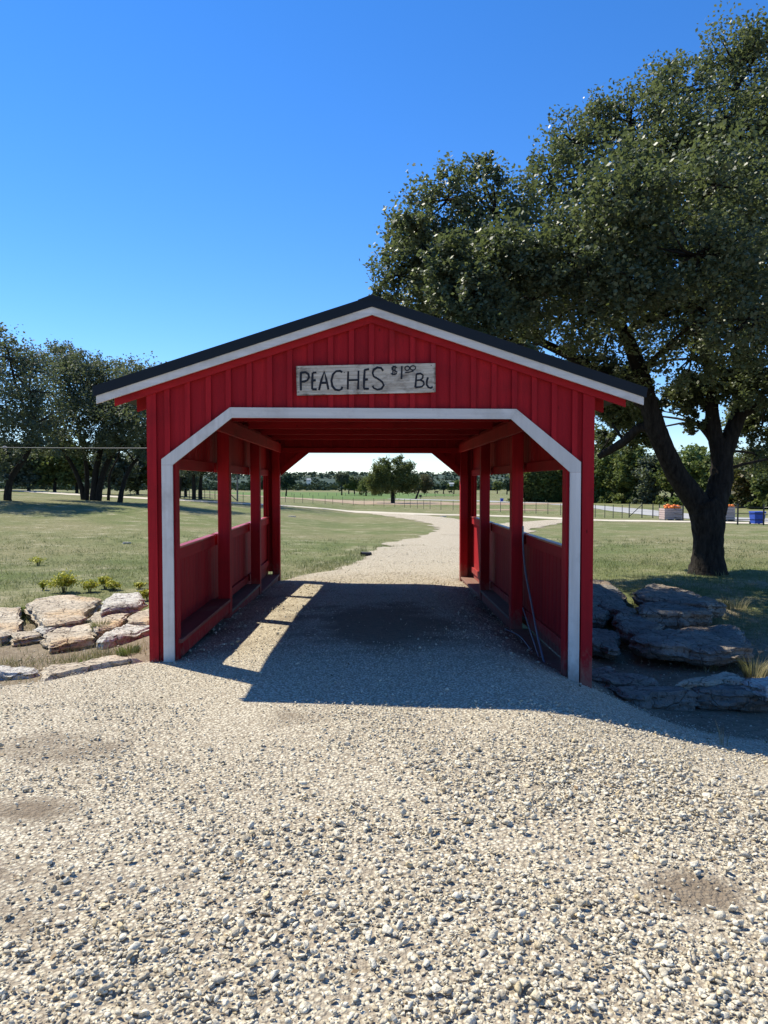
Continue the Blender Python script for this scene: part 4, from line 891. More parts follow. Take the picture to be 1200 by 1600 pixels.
# ------------------------------------------------------------------ trees
def tree(name, label, cat, base, limbs, lobes, leaf_m, nleaf, lsize, seed=0, group=None, per=55, bark=BARK, sides=8, spread=0.32, shell=0.5, twig=True, origin=None, kids=14):
    """limbs: [(points, radii)]; lobes: [(centre, (rx, ry, rz), weight)]; leaves gather in clumps within the lobes"""
    rg = np.random.default_rng(seed); random.seed(seed)
    o = empty(name, tuple(base), label, cat, group)
    tk = MB()
    for pts, rad in limbs:
        P = [Vector(p) for p in pts]; Q = []; Rr = []
        for i in range(len(P) - 1):
            p0, p1, p2, p3 = P[max(i - 1, 0)], P[i], P[i + 1], P[min(i + 2, len(P) - 1)]
            for k in range(4):
                t = k / 4; Q.append(0.5 * ((2 * p1) + (-p0 + p2) * t + (2 * p0 - 5 * p1 + 4 * p2 - p3) * t * t + (-p0 + 3 * p1 - 3 * p2 + p3) * t ** 3)); Rr.append(rad[i] * (1 - t) + rad[i + 1] * t)
        Q.append(P[-1]); Rr.append(rad[-1]); tk.tube(Q, Rr, sides, rough=0.14)
    W = np.array([l[2] for l in lobes], float); W /= W.sum(); nc = max(4, nleaf // per)
    li = rg.choice(len(lobes), nc, p=W); u = rg.standard_normal((nc, 3)); u /= np.linalg.norm(u, axis=1)[:, None]; rr = (shell + (1 - shell) * rg.random(nc)) ** 0.8
    cen = np.array([tuple(l[0]) for l in lobes])[li]; rad = np.array([l[1] for l in lobes])[li]; CC = cen + u * rad * rr[:, None]
    csz = rad.mean(1) * spread * rg.uniform(0.55, 1.35, nc)
    if twig:
        ends = [Vector(p[-1]) for p, _ in limbs]; allp = np.array([tuple(q) for p, _ in limbs for q in p[1:]])
        for l in lobes:
            c = np.array(tuple(l[0])); j = np.argmin(np.linalg.norm(allp - c, axis=1) + 0.8 * np.maximum(0, allp[:, 2] - c[2])); s_ = Vector(allp[j]); c = Vector(c); rb = 0.10 * (sum(l[1]) / 3) ** 0.8 * 0.55
            mid = (s_ + c) / 2 + Vector((random.uniform(-.12, .12), random.uniform(-.12, .12), random.uniform(-0.02, .15))) * (s_ - c).length
            tk.tube([s_, (s_ + mid) / 2 + Vector((0, 0, .02)), mid, (mid + c) / 2, c], [rb, rb * .85, rb * .7, rb * .6, rb * .45], 5, rough=0.1)
        for i in rg.choice(nc, min(nc, kids * len(lobes)), replace=False):
            c = Vector(cen[i]); e = Vector(CC[i]); L = (e - c).length; mid = (c + e) / 2 + Vector(rg.normal(0, .10, 3)) * L; rb = 0.030 * (L + 0.2) ** 0.7
            tk.tube([c, mid, e], [rb, rb * .6, rb * .2], 4, cap=False)
    tk.build('trunk', bark, o, smooth=True)
    ci = rg.integers(0, nc, nleaf); g = rg.standard_normal((nleaf, 3)); g /= (np.linalg.norm(g, axis=1) ** 0.75)[:, None]
    al = np.minimum(np.abs(rg.normal(0, 0.75, nleaf)), 1.15) - 0.35      # sprigs reach outwards and up
    dirn = u + np.array([0, 0, 0.45]); dirn /= np.linalg.norm(dirn, axis=1)[:, None]
    C = CC[ci] + g * csz[ci][:, None] * np.array([0.58, 0.58, 0.48]) + dirn[ci] * (al * csz[ci])[:, None]; tone = np.clip(0.5 * rg.random(nleaf) + 0.6 * rg.random(nc)[ci] - 0.05, 0, 1)
    V, Fc = leafcloud(C, np.full(nleaf, lsize), seed + 1); me = new_mesh('crown', V - np.array(tuple(base)), Fc); attr(me, 'tone', np.repeat(tone, 4))
    tag(link('crown', me, leaf_m, o), kind='stuff'); return o

# the big live oak on the right
b0 = gp(1105, 897); YB = b0.y
def T(px_, py_, dy=0.0): return at(px_, py_, YB + dy)
LB = []
def lobe(px_, py_, dy, rpx, w_=None, flat=0.85):
    c = at(px_, py_, YB + dy); r = rpx * (YB + dy) / F; LB.append((c, (r, r * 1.0, r * flat), w_ or r * r * (2.0 if -4.2 < dy < -2.9 and px_ < 1000 else 1.0)))
for a in [(668, 400, -1.6, 78), (622, 430, -1.6, 46), (700, 312, -1.4, 62), (775, 330, -1.2, 72), (765, 430, -1.8, 82), (690, 500, -1.0, 52), (640, 372, -1.4, 46), (600, 470, -1.2, 30), (750, 275, -1.2, 34),
          (860, 400, -1.5, 80), (862, 285, -0.6, 62), (900, 225, -0.4, 50), (960, 280, -1.0, 80), (985, 190, -0.2, 66), (940, 190, 0, 40), (1050, 230, -0.8, 84), (1055, 145, 0, 58), (1130, 190, -0.6, 78), (1150, 105, 0.2, 70), (1195, 70, 0.2, 50),
          (980, 390, -2.0, 84), (1060, 350, -2.2, 80), (1130, 310, -1.6, 76), (1195, 260, -1.6, 80), (1080, 470, -2.4, 80), (1160, 420, -2.6, 80), (960, 490, -1.6, 74), (870, 500, -0.8, 70), (800, 530, 0.0, 50),
          (1180, 520, -2.2, 80), (1080, 560, -1.6, 58), (975, 580, -0.3, 52), (920, 560, 0.3, 50), (1260, 180, -0.6, 100), (1290, 330, -1.6, 110), (1290, 480, -1.8, 100), (1380, 260, -0.5, 110), (1400, 420, -1, 110), (1280, 600, -1.0, 70), (1400, 560, -0.6, 90), (1500, 380, 0, 110),
          (1100, 260, 1.6, 90), (960, 360, 1.4, 80), (820, 430, 1.0, 70), (1200, 400, 1.2, 90), (1060, 500, 0.8, 70), (1320, 260, 1.4, 100), (696, 413, -3.5, 44), (765, 500, -4.0, 50), (650, 360, -3.0, 34), (720, 470, -3.8, 40), (660, 470, 1.0, 60), (740, 470, 1.3, 70), (800, 520, 1.3, 60), (690, 420, 1.5, 55), (735, 455, -4.0, 42), (800, 540, -4.6, 44), (700, 440, -3.7, 40), (735, 425, -3.4, 58), (800, 400, -3.7, 66), (830, 470, -3.6, 56), (900, 400, -4.0, 76), (985, 320, -4.1, 80), (985, 450, -4.1, 76), (1090, 400, -4.4, 90), (1120, 290, -4.1, 84), (1180, 490, -4.5, 90), (1290, 420, -4.3, 100)]: lobe(*a)
for a in [(958, 640, 1.2, 38, 1.3), (1000, 680, 1.6, 28, .5), (945, 690, 1.8, 26, .35), (970, 610, 0.6, 44, 1.5), (1170, 640, 1.5, 36, .3), (1180, 710, 1.6, 40, .25), (1230, 720, 1.8, 50, .4), (1080, 615, 0.3, 40, 1.0), (1090, 665, 0.4, 22, .15), (1150, 590, -0.4, 46, .8), (1185, 600, -1.0, 44, .9), (1190, 668, 1.2, 34, .5), (1150, 655, 2.0, 26, .25), (985, 640, 2.0, 34, .6), (1020, 640, 0.6, 22, .2)]: lobe(*a)
limbs = [
    ([T(1105, 905), T(1105, 890), T(1106, 868), T(1107, 835), T(1104, 800), T(1098, 782)], [0.46, 0.36, 0.315, 0.30, 0.345, 0.33]),
    ([T(1098, 800), T(1082, 775, -.05), T(1058, 742, -.1), T(1040, 705, -.2), T(1024, 668, -.3), T(1014, 630, -.4), T(1000, 580, -.5), T(975, 520, -.8), T(930, 450, -1.2), T(850, 400, -1.4), T(780, 370, -1.4)], [0.26, 0.235, 0.21, 0.20, 0.20, 0.17, 0.15, 0.12, 0.10, 0.075, 0.05]),
    ([T(1112, 800), T(1122, 768, .05), T(1128, 735, .1), T(1127, 705, .1), T(1122, 685, .1)], [0.27, 0.235, 0.225, 0.21, 0.17]),
    ([T(1124, 712, .1), T(1118, 680, .1), T(1112, 640, .1), T(1112, 590, 0), T(1095, 520, -.3), T(1075, 430, -.6), T(1060, 330, -.8), T(1050, 240, -.8)], [0.17, 0.15, 0.13, 0.125, 0.11, 0.09, 0.07, 0.04]),
    ([T(1130, 715, .1), T(1142, 680, .1), T(1155, 650, .1), T(1172, 638, .1), T(1205, 628, .1), T(1260, 600, 0), T(1330, 540, -.3), T(1390, 440, -.5)], [0.17, 0.17, 0.15, 0.12, 0.10, 0.09, 0.07, 0.05]),
    ([T(1150, 662, .1), T(1158, 620, .2), T(1160, 560, .1), T(1165, 460, -.3), T(1170, 340, -.5), T(1160, 220, -.4), T(1150, 140, 0)], [0.15, 0.13, 0.12, 0.10, 0.085, 0.06, 0.035]),
    ([T(1028, 675, -.3), T(1000, 668, -.1), T(975, 690, .1), T(950, 705, .3), T(935, 714, .4)], [0.10, 0.095, 0.09, 0.08, 0.06]),
    ([T(1018, 640, -.4), T(960, 600, -.2), T(900, 560, .1), T(840, 530, .1), T(760, 490, -.4)], [0.12, 0.10, 0.085, 0.06, 0.04]),
    ([T(1068, 380, -.7), T(1030, 300, -.8), T(1000, 262, -.9), T(985, 210, -.4)], [0.07, 0.06, 0.05, 0.03]),
    ([T(1116, 690, .1), T(1098, 668, .3), T(1085, 660, .4)], [0.09, 0.07, 0.03]),
]
tree('live_oak', 'huge dark live oak with a forked trunk rising right of the red gateway', 'tree', b0, limbs, LB, LIVE, 320000, 0.074, 3, per=48, sides=14, spread=0.33, shell=0.30, kids=18)
fl = MB()
# live oaks on the left lawn
def oak(pxb, pyb, trunk, lobes_, label, nleaf=20000, ls=0.19, m=LIVE2, seed=0, r0=0.26, Yo=None, grp='live oaks on the left lawn', name='live_oak', more=()):
    b = gp(pxb, pyb); Y = Yo or b.y
    lb = [(at(a[0], a[1], Y + a[2] - 2.0), (a[3] * Y / F, 3.0 * a[3] * Y / F, a[3] * Y / F * 0.85), a[3] ** 2) for a in lobes_]
    lim = []
    for tr in (trunk,) + tuple(more):
        P = [at(a[0], a[1], Y + (a[2] if len(a) > 2 else 0)) for a in tr]; n_ = len(P); lim.append((P, list(np.linspace(r0, r0 * 0.45, n_))))
    return tree(name, label, 'tree', b, lim, lb, m, nleaf, ls, seed, grp, per=45, sides=8, spread=0.28, shell=0.25, kids=5)
oak(12, 782, [(12, 786), (12, 775), (16, 750), (30, 728), (44, 706), (52, 670)], [(15, 560, 0, 42), (-30, 600, 0, 50), (45, 610, -1, 42), (10, 640, -1, 45), (60, 660, 0, 36), (15, 535, 0, 22), (-50, 660, 0, 50), (50, 570, 1, 26), (20, 690, 0, 26), (-30, 720, 0, 28), (-60, 540, 0, 45), (70, 695, 0, 20), (30, 665, -1, 30)], 'leaning live oak at the left edge of the lawn, tallest of the left trees', 24000, seed=11, r0=0.30, more=([(-30, 786), (-28, 740), (-22, 700), (-10, 660)],))
oak(131, 781, [(131, 786), (128, 765), (117, 735), (100, 706), (85, 690)], [(95, 575, 0, 32), (80, 630, 0, 38), (110, 610, -1, 34), (75, 675, 0, 26), (105, 665, -1, 28), (100, 552, 0, 18), (62, 700, 0, 18), (100, 695, 0, 16)], 'live oak with a trunk that leans left at the left of the clump of trunks', 17000, seed=12, r0=0.26, more=([(134, 786), (136, 760), (135, 730), (128, 690), (118, 650)],))
oak(146, 782, [(146, 787), (147, 765), (150, 735), (158, 700), (165, 660)], [(150, 600, 0, 34), (135, 575, 0, 28), (165, 640, -1, 34), (130, 645, 0, 30), (150, 680, 0, 24), (172, 585, 0, 24), (118, 580, 0, 20), (130, 700, 0, 18), (175, 690, 0, 22)], 'live oak with the thickest trunk in the middle of the clump', 19000, seed=13, r0=0.36, more=([(152, 787), (156, 760), (165, 730), (180, 700)],))
oak(187, 785, [(187, 789), (190, 768), (197, 745), (210, 722), (228, 708)], [(212, 610, 0, 34), (205, 580, 0, 22), (235, 640, 0, 36), (200, 655, -1, 34), (225, 680, 0, 30), (255, 600, 1, 32), (250, 660, -3, 34), (225, 600, -3, 30), (185, 690, 0, 20), (225, 708, 0, 18), (240, 715, 0, 14)], 'live oak leaning right, closest to the red gateway on the left lawn', 19000, seed=14, r0=0.25)
oak(303, 780, [(303, 783), (303, 765), (302, 740), (298, 700), (290, 670)], [(290, 650, 0, 36), (310, 690, 0, 30), (280, 700, 0, 28), (300, 730, -1, 22), (270, 735, 0, 18), (330, 735, -1, 15), (325, 690, 0, 26), (300, 680, -3.5, 32), (330, 640, -3.5, 34)], 'twin-trunk live oak seen through the first window of the left side, left trunk', 15000, seed=15, r0=0.27)
oak(313, 780, [(313, 783), (313, 765), (315, 740), (322, 700), (335, 680)], [(330, 660, 0, 34), (345, 700, 0, 30), (350, 728, 0, 20), (320, 725, 0, 20), (366, 722, 0, 14), (370, 690, -3.5, 34), (410, 670, -2, 34), (350, 640, -2, 34)], 'twin-trunk live oak seen through the first window of the left side, right trunk', 13000, seed=16, r0=0.27)
oak(280, 778, [(280, 781), (281, 765), (283, 745), (285, 715)], [(285, 700, 0, 26), (270, 715, 0, 24), (262, 690, 0, 24)], 'slim live oak behind the twin trunks at the left of the first window', 8000, seed=17, r0=0.20)
oak(170, 782, [(169, 785), (170, 765), (172, 740), (185, 715)], [(190, 680, 1, 26), (180, 640, 1, 24)], 'thin live oak trunk just right of the thickest trunk', 7000, seed=18, r0=0.15)
def bush(pxb, pyb, Y, lobes_, label, n_, ls, m, seed, grp, name='shrub', cat='shrub', trunk=True, r0=0.16):
    b = at(pxb, pyb, Y); b.z = g1(b.x, b.y)
    lb = [(at(a[0], a[1], Y + (a[3] if len(a) > 3 else 0)), (a[2] * Y / F,) * 2 + (a[2] * Y / F * 0.8,), a[2] ** 2) for a in lobes_]
    top = lb[0][0]
    lim = [([b - Vector((0, 0, .3)), b.lerp(top, .3), b.lerp(top, .6), b.lerp(top, .85)], [r0, r0 * .8, r0 * .6, r0 * .4])]
    return tree(name, label, cat, b, lim, lb, m, n_, ls, seed, grp, per=40, sides=6, spread=0.45, shell=0.3, twig=len(lb) > 1, kids=2)
WG = 'trees behind the left road'
for i, (x_, y_, lb_, lab, m_) in enumerate([
    (45, 764, [(45, 712, 26), (30, 740, 20), (62, 742, 20)], 'dark rounded shrub behind the leaning oak, beyond the road', LIVE2),
    (-10, 764, [(-12, 725, 26), (15, 740, 18), (5, 705, 20)], 'dark tree beyond the road at the left edge', LIVE2),
    (85, 763, [(88, 722, 28), (70, 742, 18), (108, 742, 20), (95, 700, 20)], 'lighter green rounded tree between the leaning oak and the clump of trunks', WOODS),
    (120, 763, [(120, 732, 24), (112, 712, 18)], 'small green tree right behind the clump of trunks', WOODS),
    (170, 768, [(172, 730, 28), (160, 705, 22), (185, 742, 22)], 'dark tree in the gap right of the clump of trunks', LIVE2),
    (215, 770, [(215, 732, 28), (228, 710, 24), (205, 752, 18)], 'dark tree behind the right-leaning oak', LIVE2),
    (245, 770, [(250, 725, 22), (240, 745, 18)], 'pale green tree just left of the red post', LIGHTG),
    (290, 768, [(290, 745, 18), (275, 752, 14)], 'dark tree behind the twin trunks', LIVE2)]):
    bush(x_, y_, 92 if i < 5 else 98, lb_, lab, 7000, 0.40, m_, 40 + i, WG, 'oak_tree' if i in (1, 2, 4, 5) else 'shrub', 'tree' if i in (1, 2, 4, 5) else 'shrub', r0=0.25)
# trees in the middle distance, seen through the gateway
YM = gp(614, 787).y
def far_tree(pxb, pyb, lb_, label, n_, ls, m_, seed, grp='trees in the pasture beyond the road', r0=0.3, Y=None):
    ls *= 1.35
    b = gp(pxb, pyb); return bush(pxb, pyb, Y or b.y, lb_, label, n_, ls, m_, seed, grp, 'oak_tree', 'tree', r0=r0)
far_tree(614, 787, [(612, 742, 22), (596, 735, 15), (592, 752, 17), (628, 733, 14), (640, 730, 10), (636, 750, 18), (602, 722, 10), (622, 720, 9), (612, 762, 15), (586, 762, 13), (632, 765, 12), (580, 748, 10), (648, 752, 9)], 'large round oak standing alone in the middle distance through the gateway', 26000, 0.19, WOODS, 61, r0=0.42)
far_tree(649, 780, [(662, 750, 11), (668, 757, 9), (652, 754, 9), (648, 765, 7), (663, 765, 7)], 'russet smaller oak touching the right side of the large round oak', 8000, 0.20, RUSSET, 62)
far_tree(572, 776, [(572, 757, 11), (583, 760, 10), (566, 765, 9), (590, 768, 8)], 'olive green oak touching the left side of the large round oak', 8000, 0.22, WOODS, 63)
far_tree(534, 775, [(534, 745, 9), (527, 743, 5), (541, 744, 5), (530, 752, 6), (540, 753, 6), (534, 765, 4)], 'dark open-branched oak in front of the green pasture, left of the round oak', 5500, 0.26, LIVE2, 64)
far_tree(545, 773, [(545, 756, 8), (549, 750, 6), (541, 760, 5)], 'dark oak just right of the open-branched oak', 3500, 0.3, WOODS, 65)
far_tree(554, 773, [(553, 755, 8), (557, 762, 6)], 'olive oak, second to the right of the open-branched oak', 3500, 0.3, WOODS, 66)
far_tree(562, 773, [(562, 752, 8), (564, 762, 6)], 'dark oak between the olive oak and the round oak group', 3500, 0.3, LIVE2, 67)
far_tree(447, 766, [(448, 748, 9), (443, 756, 8), (456, 752, 7)], 'grey-green oak at the left edge of the rear opening', 4500, 0.35, FARW, 68, Y=240)
far_tree(398, 770, [(400, 754, 9), (392, 758, 7), (410, 754, 8)], 'green oak through the second left window', 3500, 0.35, FARW, 69, Y=240)
far_tree(418, 770, [(418, 757, 9), (424, 751, 8)], 'green oak through the third left window', 3500, 0.35, FARW, 70, Y=240)
far_tree(709, 769, [(710, 759, 7), (704, 761, 5), (715, 757, 6)], 'light green tree with a white speck beside the right rear post', 3500, 0.4, LIGHTG, 71, Y=330)
far_tree(721, 769, [(722, 758, 8), (730, 757, 8)], 'mid green tree right of the light green tree, by the right rear post', 3500, 0.4, WOODS, 72, Y=330)
far_tree(693, 767, [(693, 762, 4), (697, 761, 3)], 'tiny pale tree left of the light green tree', 1200, 0.35, FARW, 73, Y=330)
far_tree(752, 767, [(752, 758, 6), (748, 760, 4)], 'small round tree in the third right window', 1800, 0.4, FARW, 74, Y=330)
far_tree(777, 767, [(777, 759, 7), (785, 760, 6)], 'round tree in the middle of the second right window', 2000, 0.4, WOODS, 75, Y=330)
far_tree(792, 768, [(793, 757, 8), (798, 760, 7)], 'dark tree at the right of the second right window', 2200, 0.4, FARW, 76, Y=300)
# wood on the right beyond the paved road
rgt = [(826, 786, 745, 24, WOODS, 'dark tree at the left end of the right wood, in the first right window'), (848, 787, 752, 18, LIGHTG, 'pale green small tree at the front of the wood in the first right window'),
       (862, 787, 738, 26, WOODS, 'tall green tree in the middle of the first right window'), (884, 788, 742, 24, LIGHTG, 'yellow-green tree at the right of the first right window'),
       (915, 790, 735, 28, WOODS, 'dark green tree hidden behind the right post'), (942, 790, 725, 30, LIGHTG, 'yellow-green tree just right of the right post, beyond the paved road'),
       (968, 792, 738, 26, WOODS, 'dark shadowy tree between the yellow-green tree and the oak trunk'), (995, 794, 728, 30, WOODS, 'olive tree left of the big oak trunk, beyond the paved road'),
       (1022, 797, 742, 26, LIVE2, 'dark rounded tree touching the left fork of the oak'), (1050, 800, 745, 24, WOODS, 'dark tree behind the left fork above the pumpkin bin'),
       (1082, 800, 728, 30, LIGHTG, 'light olive tree framed in the fork of the big oak'), (1112, 800, 745, 26, WOODS, 'tree hidden behind the big oak trunk'),
       (1150, 802, 742, 28, WOODS, 'dark tree just right of the big oak trunk'), (1180, 804, 735, 30, RUSSET, 'olive-brown tree above the blue bin'), (1215, 806, 740, 32, WOODS, 'dark tree at the right edge of the picture'), (1255, 806, 740, 32, WOODS, 'tree past the right edge of the fence')]
for i, (x_, yb_, yc_, r_, m_, lab) in enumerate(rgt):
    Y = 150 - max(0, x_ - 900) * 0.16
    random.seed(i); lb_ = [(x_, yc_, r_)] + [(x_ + random.uniform(-.7, .7) * r_, yc_ + random.uniform(-.2, .95) * r_ + 8, r_ * random.uniform(.45, .7)) for _ in range(5)] + [(x_ + random.uniform(-.5, .5) * r_, yc_ - .6 * r_, r_ * .55)] + [(x_ + k_ * r_ * .8, yb_ - 10 - 4 * (k_ == 0), r_ * .5) for k_ in (-1, 0, 1)]
    bush(x_, yb_, Y, lb_, lab, 9000, 0.60, m_, 80 + i, 'trees of the wood right of the paved road', 'oak_tree', 'tree', r0=0.3)

# far woods on the valley floor: too far to tell one tree from the next
rg = np.random.default_rng(5); n_ = 1500; X = rg.uniform(-520, 560, n_); Yv = rg.uniform(520, 800, n_)
cen = []; 
V_, F_, T_ = [], [], []
nl = 44; cz = G(X, Yv) + rg.uniform(1, 3.5, n_); rr = rg.uniform(3, 5, n_)
u = rg.standard_normal((n_, nl, 3)); u /= np.linalg.norm(u, axis=2)[..., None]; C = np.stack([X, Yv, cz], 1)[:, None] + u * rr[:, None, None] * np.array([1, 1, .75]) * rg.uniform(.5, 1, (n_, nl, 1))
C = C.reshape(-1, 3); C[:, 2] = np.maximum(C[:, 2], G(C[:, 0], C[:, 1]) + .4)
V, Fc = leafcloud(C, np.full(len(C), 2.1), 8, elong=1.3); me = new_mesh('far_woods', V, Fc); attr(me, 'tone', np.repeat(np.clip(np.repeat(rg.random(n_), nl) * .7 + .3 * rg.random(len(C)), 0, 1), 4)); tag(link('far_woods', me, FARW), kind='stuff')
n_ = 1500; X = rg.uniform(-900, 900, n_); Yv = rg.uniform(850, 1900, n_); nl = 20; cz = hz(X, Yv) + 1; u = rg.standard_normal((n_, nl, 3)); u /= np.linalg.norm(u, axis=2)[..., None]
C = (np.stack([X, Yv, cz], 1)[:, None] + u * 5).reshape(-1, 3); V, Fc = leafcloud(C, np.full(len(C), 5), 9, elong=1.3); me = new_mesh('hill_woods', V, Fc); attr(me, 'tone', np.repeat(np.repeat(rg.random(n_), nl), 4)); tag(link('hill_woods', me, FARW), kind='stuff')

# ------------------------------------------------------------------ fences
def post_fence(name, label, pts, h, r=0.03, wires=4, wr=0.006, m=STEEL, cat='fence', group=None, top=None):
    """pts: ground points, a post at each; strands run from post to post"""
    b = pts[0]; o = empty(name, (b.x, b.y, b.z), label, cat, group); cache = None
    for p in pts:
        if cache is None:
            q = MB().box(-r, r, -r * .6, r * .6, -0.3, h, r * .2); q.box(-r * 1.6, r * 1.6, r * .6, r * .8, 0.0, 0.04); cache = new_mesh('post', q.v, q.f)
        link('post', cache, m, o, Vector((p.x, p.y, g1(p.x, p.y))) - wloc(o))
    for k in range(wires):
        z = h * (0.18 + 0.76 * k / max(1, wires - 1)); q = MB()
        q.tube([Vector((p.x, p.y - r, g1(p.x, p.y) + z)) for p in pts], wr, 4); q.build('wire', m, o)
    return o
post_fence('wire_fence', 'steel post and wire fence crossing the pasture in front of the dirt patch', [gp(x_, y_) for x_, y_ in [(380, 786), (398, 786), (414, 785.5), (430, 785), (446, 785), (459.6, 785.5), (473, 786), (489, 786.5), (508, 787.5), (520, 787.5), (535.5, 788.5), (552, 789.5), (569, 790.5), (584, 791), (600, 792), (617, 792.5), (632, 793), (641, 793.5), (652, 794.5), (662, 795), (672, 795.5), (689, 796.5), (708, 797), (726, 797.5), (742, 798)]], 1.25, 0.028, 4, 0.003)
post_fence('wire_fence', 'wire fence along the near side of the paved road on the right', [gp(x_, y_) for x_, y_ in [(760, 799), (782, 800), (799, 801), (820, 801.5), (837.5, 802.5), (856, 803.5), (876, 805), (895, 806), (912, 807), (930, 808.5), (945, 808.8), (958, 809.5), (972, 810)]], 1.25, 0.028, 4, 0.003)
post_fence('wire_fence', 'distant wire fence at the front edge of the green pasture', [gp(x_, 775.5 + 0.004 * (x_ - 440)) for x_ in range(442, 742, 14)], 1.2, 0.05, 3, 0.006)
post_fence('wire_fence', 'fence of thin pickets behind the twin-trunk oak, through the first left window', [gp(x_, 778 + (x_ - 275) * 0.03) for x_ in range(272, 362, 8)], 1.25, 0.035, 4)
fb = post_fence('wire_fence', 'braced corner of the wire fence left of the pumpkin bin', [gp(x_, y_) for x_, y_ in [(983, 808.8), (1003, 808.8), (1020, 809.5), (1030, 810), (1038, 810)]], 1.35, 0.045, 4)
a_, b_ = gp(983, 808.8), gp(1003, 808.8); MB().tube([a_ + Vector((0, 0, .1)), b_ + Vector((0, 0, 1.25))], 0.04, 6).build('brace', STEEL, fb)
# pole with brace in the second left window
p = gp(371, 783.5); po = empty('fence_pole', tuple(p), 'tall grey pole with a slanting brace seen through the second left window', 'pole')
hh = 44 * p.y / F; MB().tube([p - Vector((0, 0, .3)), p + Vector((0, 0, hh * .6)), p + Vector((.02, 0, hh))], [0.11, 0.10, 0.09], 8).build('pole', POLE, po)
MB().tube([p + Vector((-0.9 * p.y / 90, 0, .9)), p + Vector((0, 0, .05))], 0.06, 6).build('brace', STEEL, po)
MB().tube([p + Vector((-.04, 0, hh - .1)), p + Vector((-.25, 0, hh + .25)), p + Vector((.1, 0, hh + .1)), p + Vector((.25, 0, hh - .35))], [.12, .2, .18, .06], 7).build('dark_top', STEEL, po)  # dark clump of leaves at the top of the pole
# black pipe fence and gate by the road on the right
def pipe_fence(name, label, xs_, yb_, h, rails, r=0.055, cat='fence'):
    P = [gp(x_, y_) for x_, y_ in zip(xs_, yb_)]; o = empty(name, tuple(P[0]), label, cat)
    for p in P: MB().tube([p - Vector((0, 0, .2)), p + Vector((0, 0, h))], r, 8).build('post', PIPEM, o)
    for z in rails: MB().tube([p + Vector((0, -r * .6, z)) for p in P], r * .55, 6).build('rail', PIPEM, o)
    return o
pipe_fence('pipe_fence', 'black pipe rail fence right of the big oak trunk, before the blue bin', [1125, 1152.5, 1193, 1240], [818, 820, 820.5, 822], 1.42, (0.35, 0.75, 1.2))
pipe_fence('pipe_gate', 'black pipe gate with rails in front of the pumpkin bin', [1040.5, 1067], [812, 815], 1.30, (0.25, 0.6, 0.95, 1.2), 0.06, 'gate')
# pumpkin bins
def crate(px0, px1, pyb, h, label, rows, npk, seed, glab):
    a, b = gp(px0, pyb), gp(px1, pyb); Y = (a.y + b.y) / 2 + 0.9; W_ = (b.x - a.x); cx_ = (a.x + b.x) / 2; z0 = g1(cx_, Y) + 0.0
    o = empty('pumpkin_bin', (cx_, Y, z0), label, 'bin'); d = W_ * 0.8
    for k in range(rows):
        za = z0 + 0.12 + k * (h - 0.12) / rows; zb = za + (h - 0.12) / rows - 0.03
        for (xa, xb, ya, yb) in ((cx_ - W_ / 2, cx_ + W_ / 2, Y - d / 2, Y - d / 2 + .03), (cx_ - W_ / 2, cx_ + W_ / 2, Y + d / 2 - .03, Y + d / 2), (cx_ - W_ / 2, cx_ - W_ / 2 + .03, Y - d / 2 + .03, Y + d / 2 - .03), (cx_ + W_ / 2 - .03, cx_ + W_ / 2, Y - d / 2 + .03, Y + d / 2 - .03)):
            MB().box(xa, xb, ya, yb, za, zb).build('slat', BINW, o)
    for xx in (-.5, 0, .5): MB().box(cx_ + xx * (W_ - .12) - .05, cx_ + xx * (W_ - .12) + .05, Y - d / 2, Y + d / 2, z0, z0 + .11).build('pallet_runner', POLE, o)
    MB().box(cx_ - W_ / 2 + .03, cx_ + W_ / 2 - .03, Y - d / 2 + .03, Y + d / 2 - .03, z0 + .12, z0 + h - .2).build('fill', POLE, o)
    for k in range(npk):
        random.seed(seed * 50 + k); r = random.uniform(.13, .19); x = cx_ + (k % 5 - 2) * W_ / 5.6 + random.uniform(-.03, .03); y = Y - d / 2 + .2 + (k // 5) * .33; z = z0 + h - .12 + (r if k < 5 else r + .14 * (k // 5))
        pk = empty('pumpkin', (x, y, z - r * .8), glab.replace('pumpkins', 'pumpkin'), 'pumpkin', glab); vv = []; ff = []; n1, n2 = 20, 8
        for i in range(n2 + 1):
            t = math.pi * i / n2
            for j in range(n1):
                a2 = 2 * math.pi * j / n1; q = r * math.sin(t) * (1 + .07 * math.cos(10 * a2)); vv.append((x + q * math.cos(a2), y + q * math.sin(a2), z + r * .8 * math.cos(t) * (1 - .12 * (i in (0, n2)))))
        ff = [(i * n1 + j, (i + 1) * n1 + j, (i + 1) * n1 + (j + 1) % n1, i * n1 + (j + 1) % n1) for i in range(n2) for j in range(n1)]
        MB().add(vv, ff).build('body', ORANGE, pk, smooth=True); MB().tube([(x, y, z + r * .7), (x + .02, y, z + r * .95), (x + .05, y, z + r * 1.1)], [.03, .018, .022], 6).build('stalk', STALK, pk)
crate(1041, 1068, 813.5, 1.05, 'pale pink slatted pallet bin full of pumpkins left of the oak trunk', 5, 10, 1, 'orange pumpkins heaped in the bin left of the oak trunk')
crate(1128, 1151, 815, 1.20, 'slatted pallet bin half hidden by the right side of the oak trunk', 5, 5, 2, 'orange pumpkins in the bin right of the oak trunk')
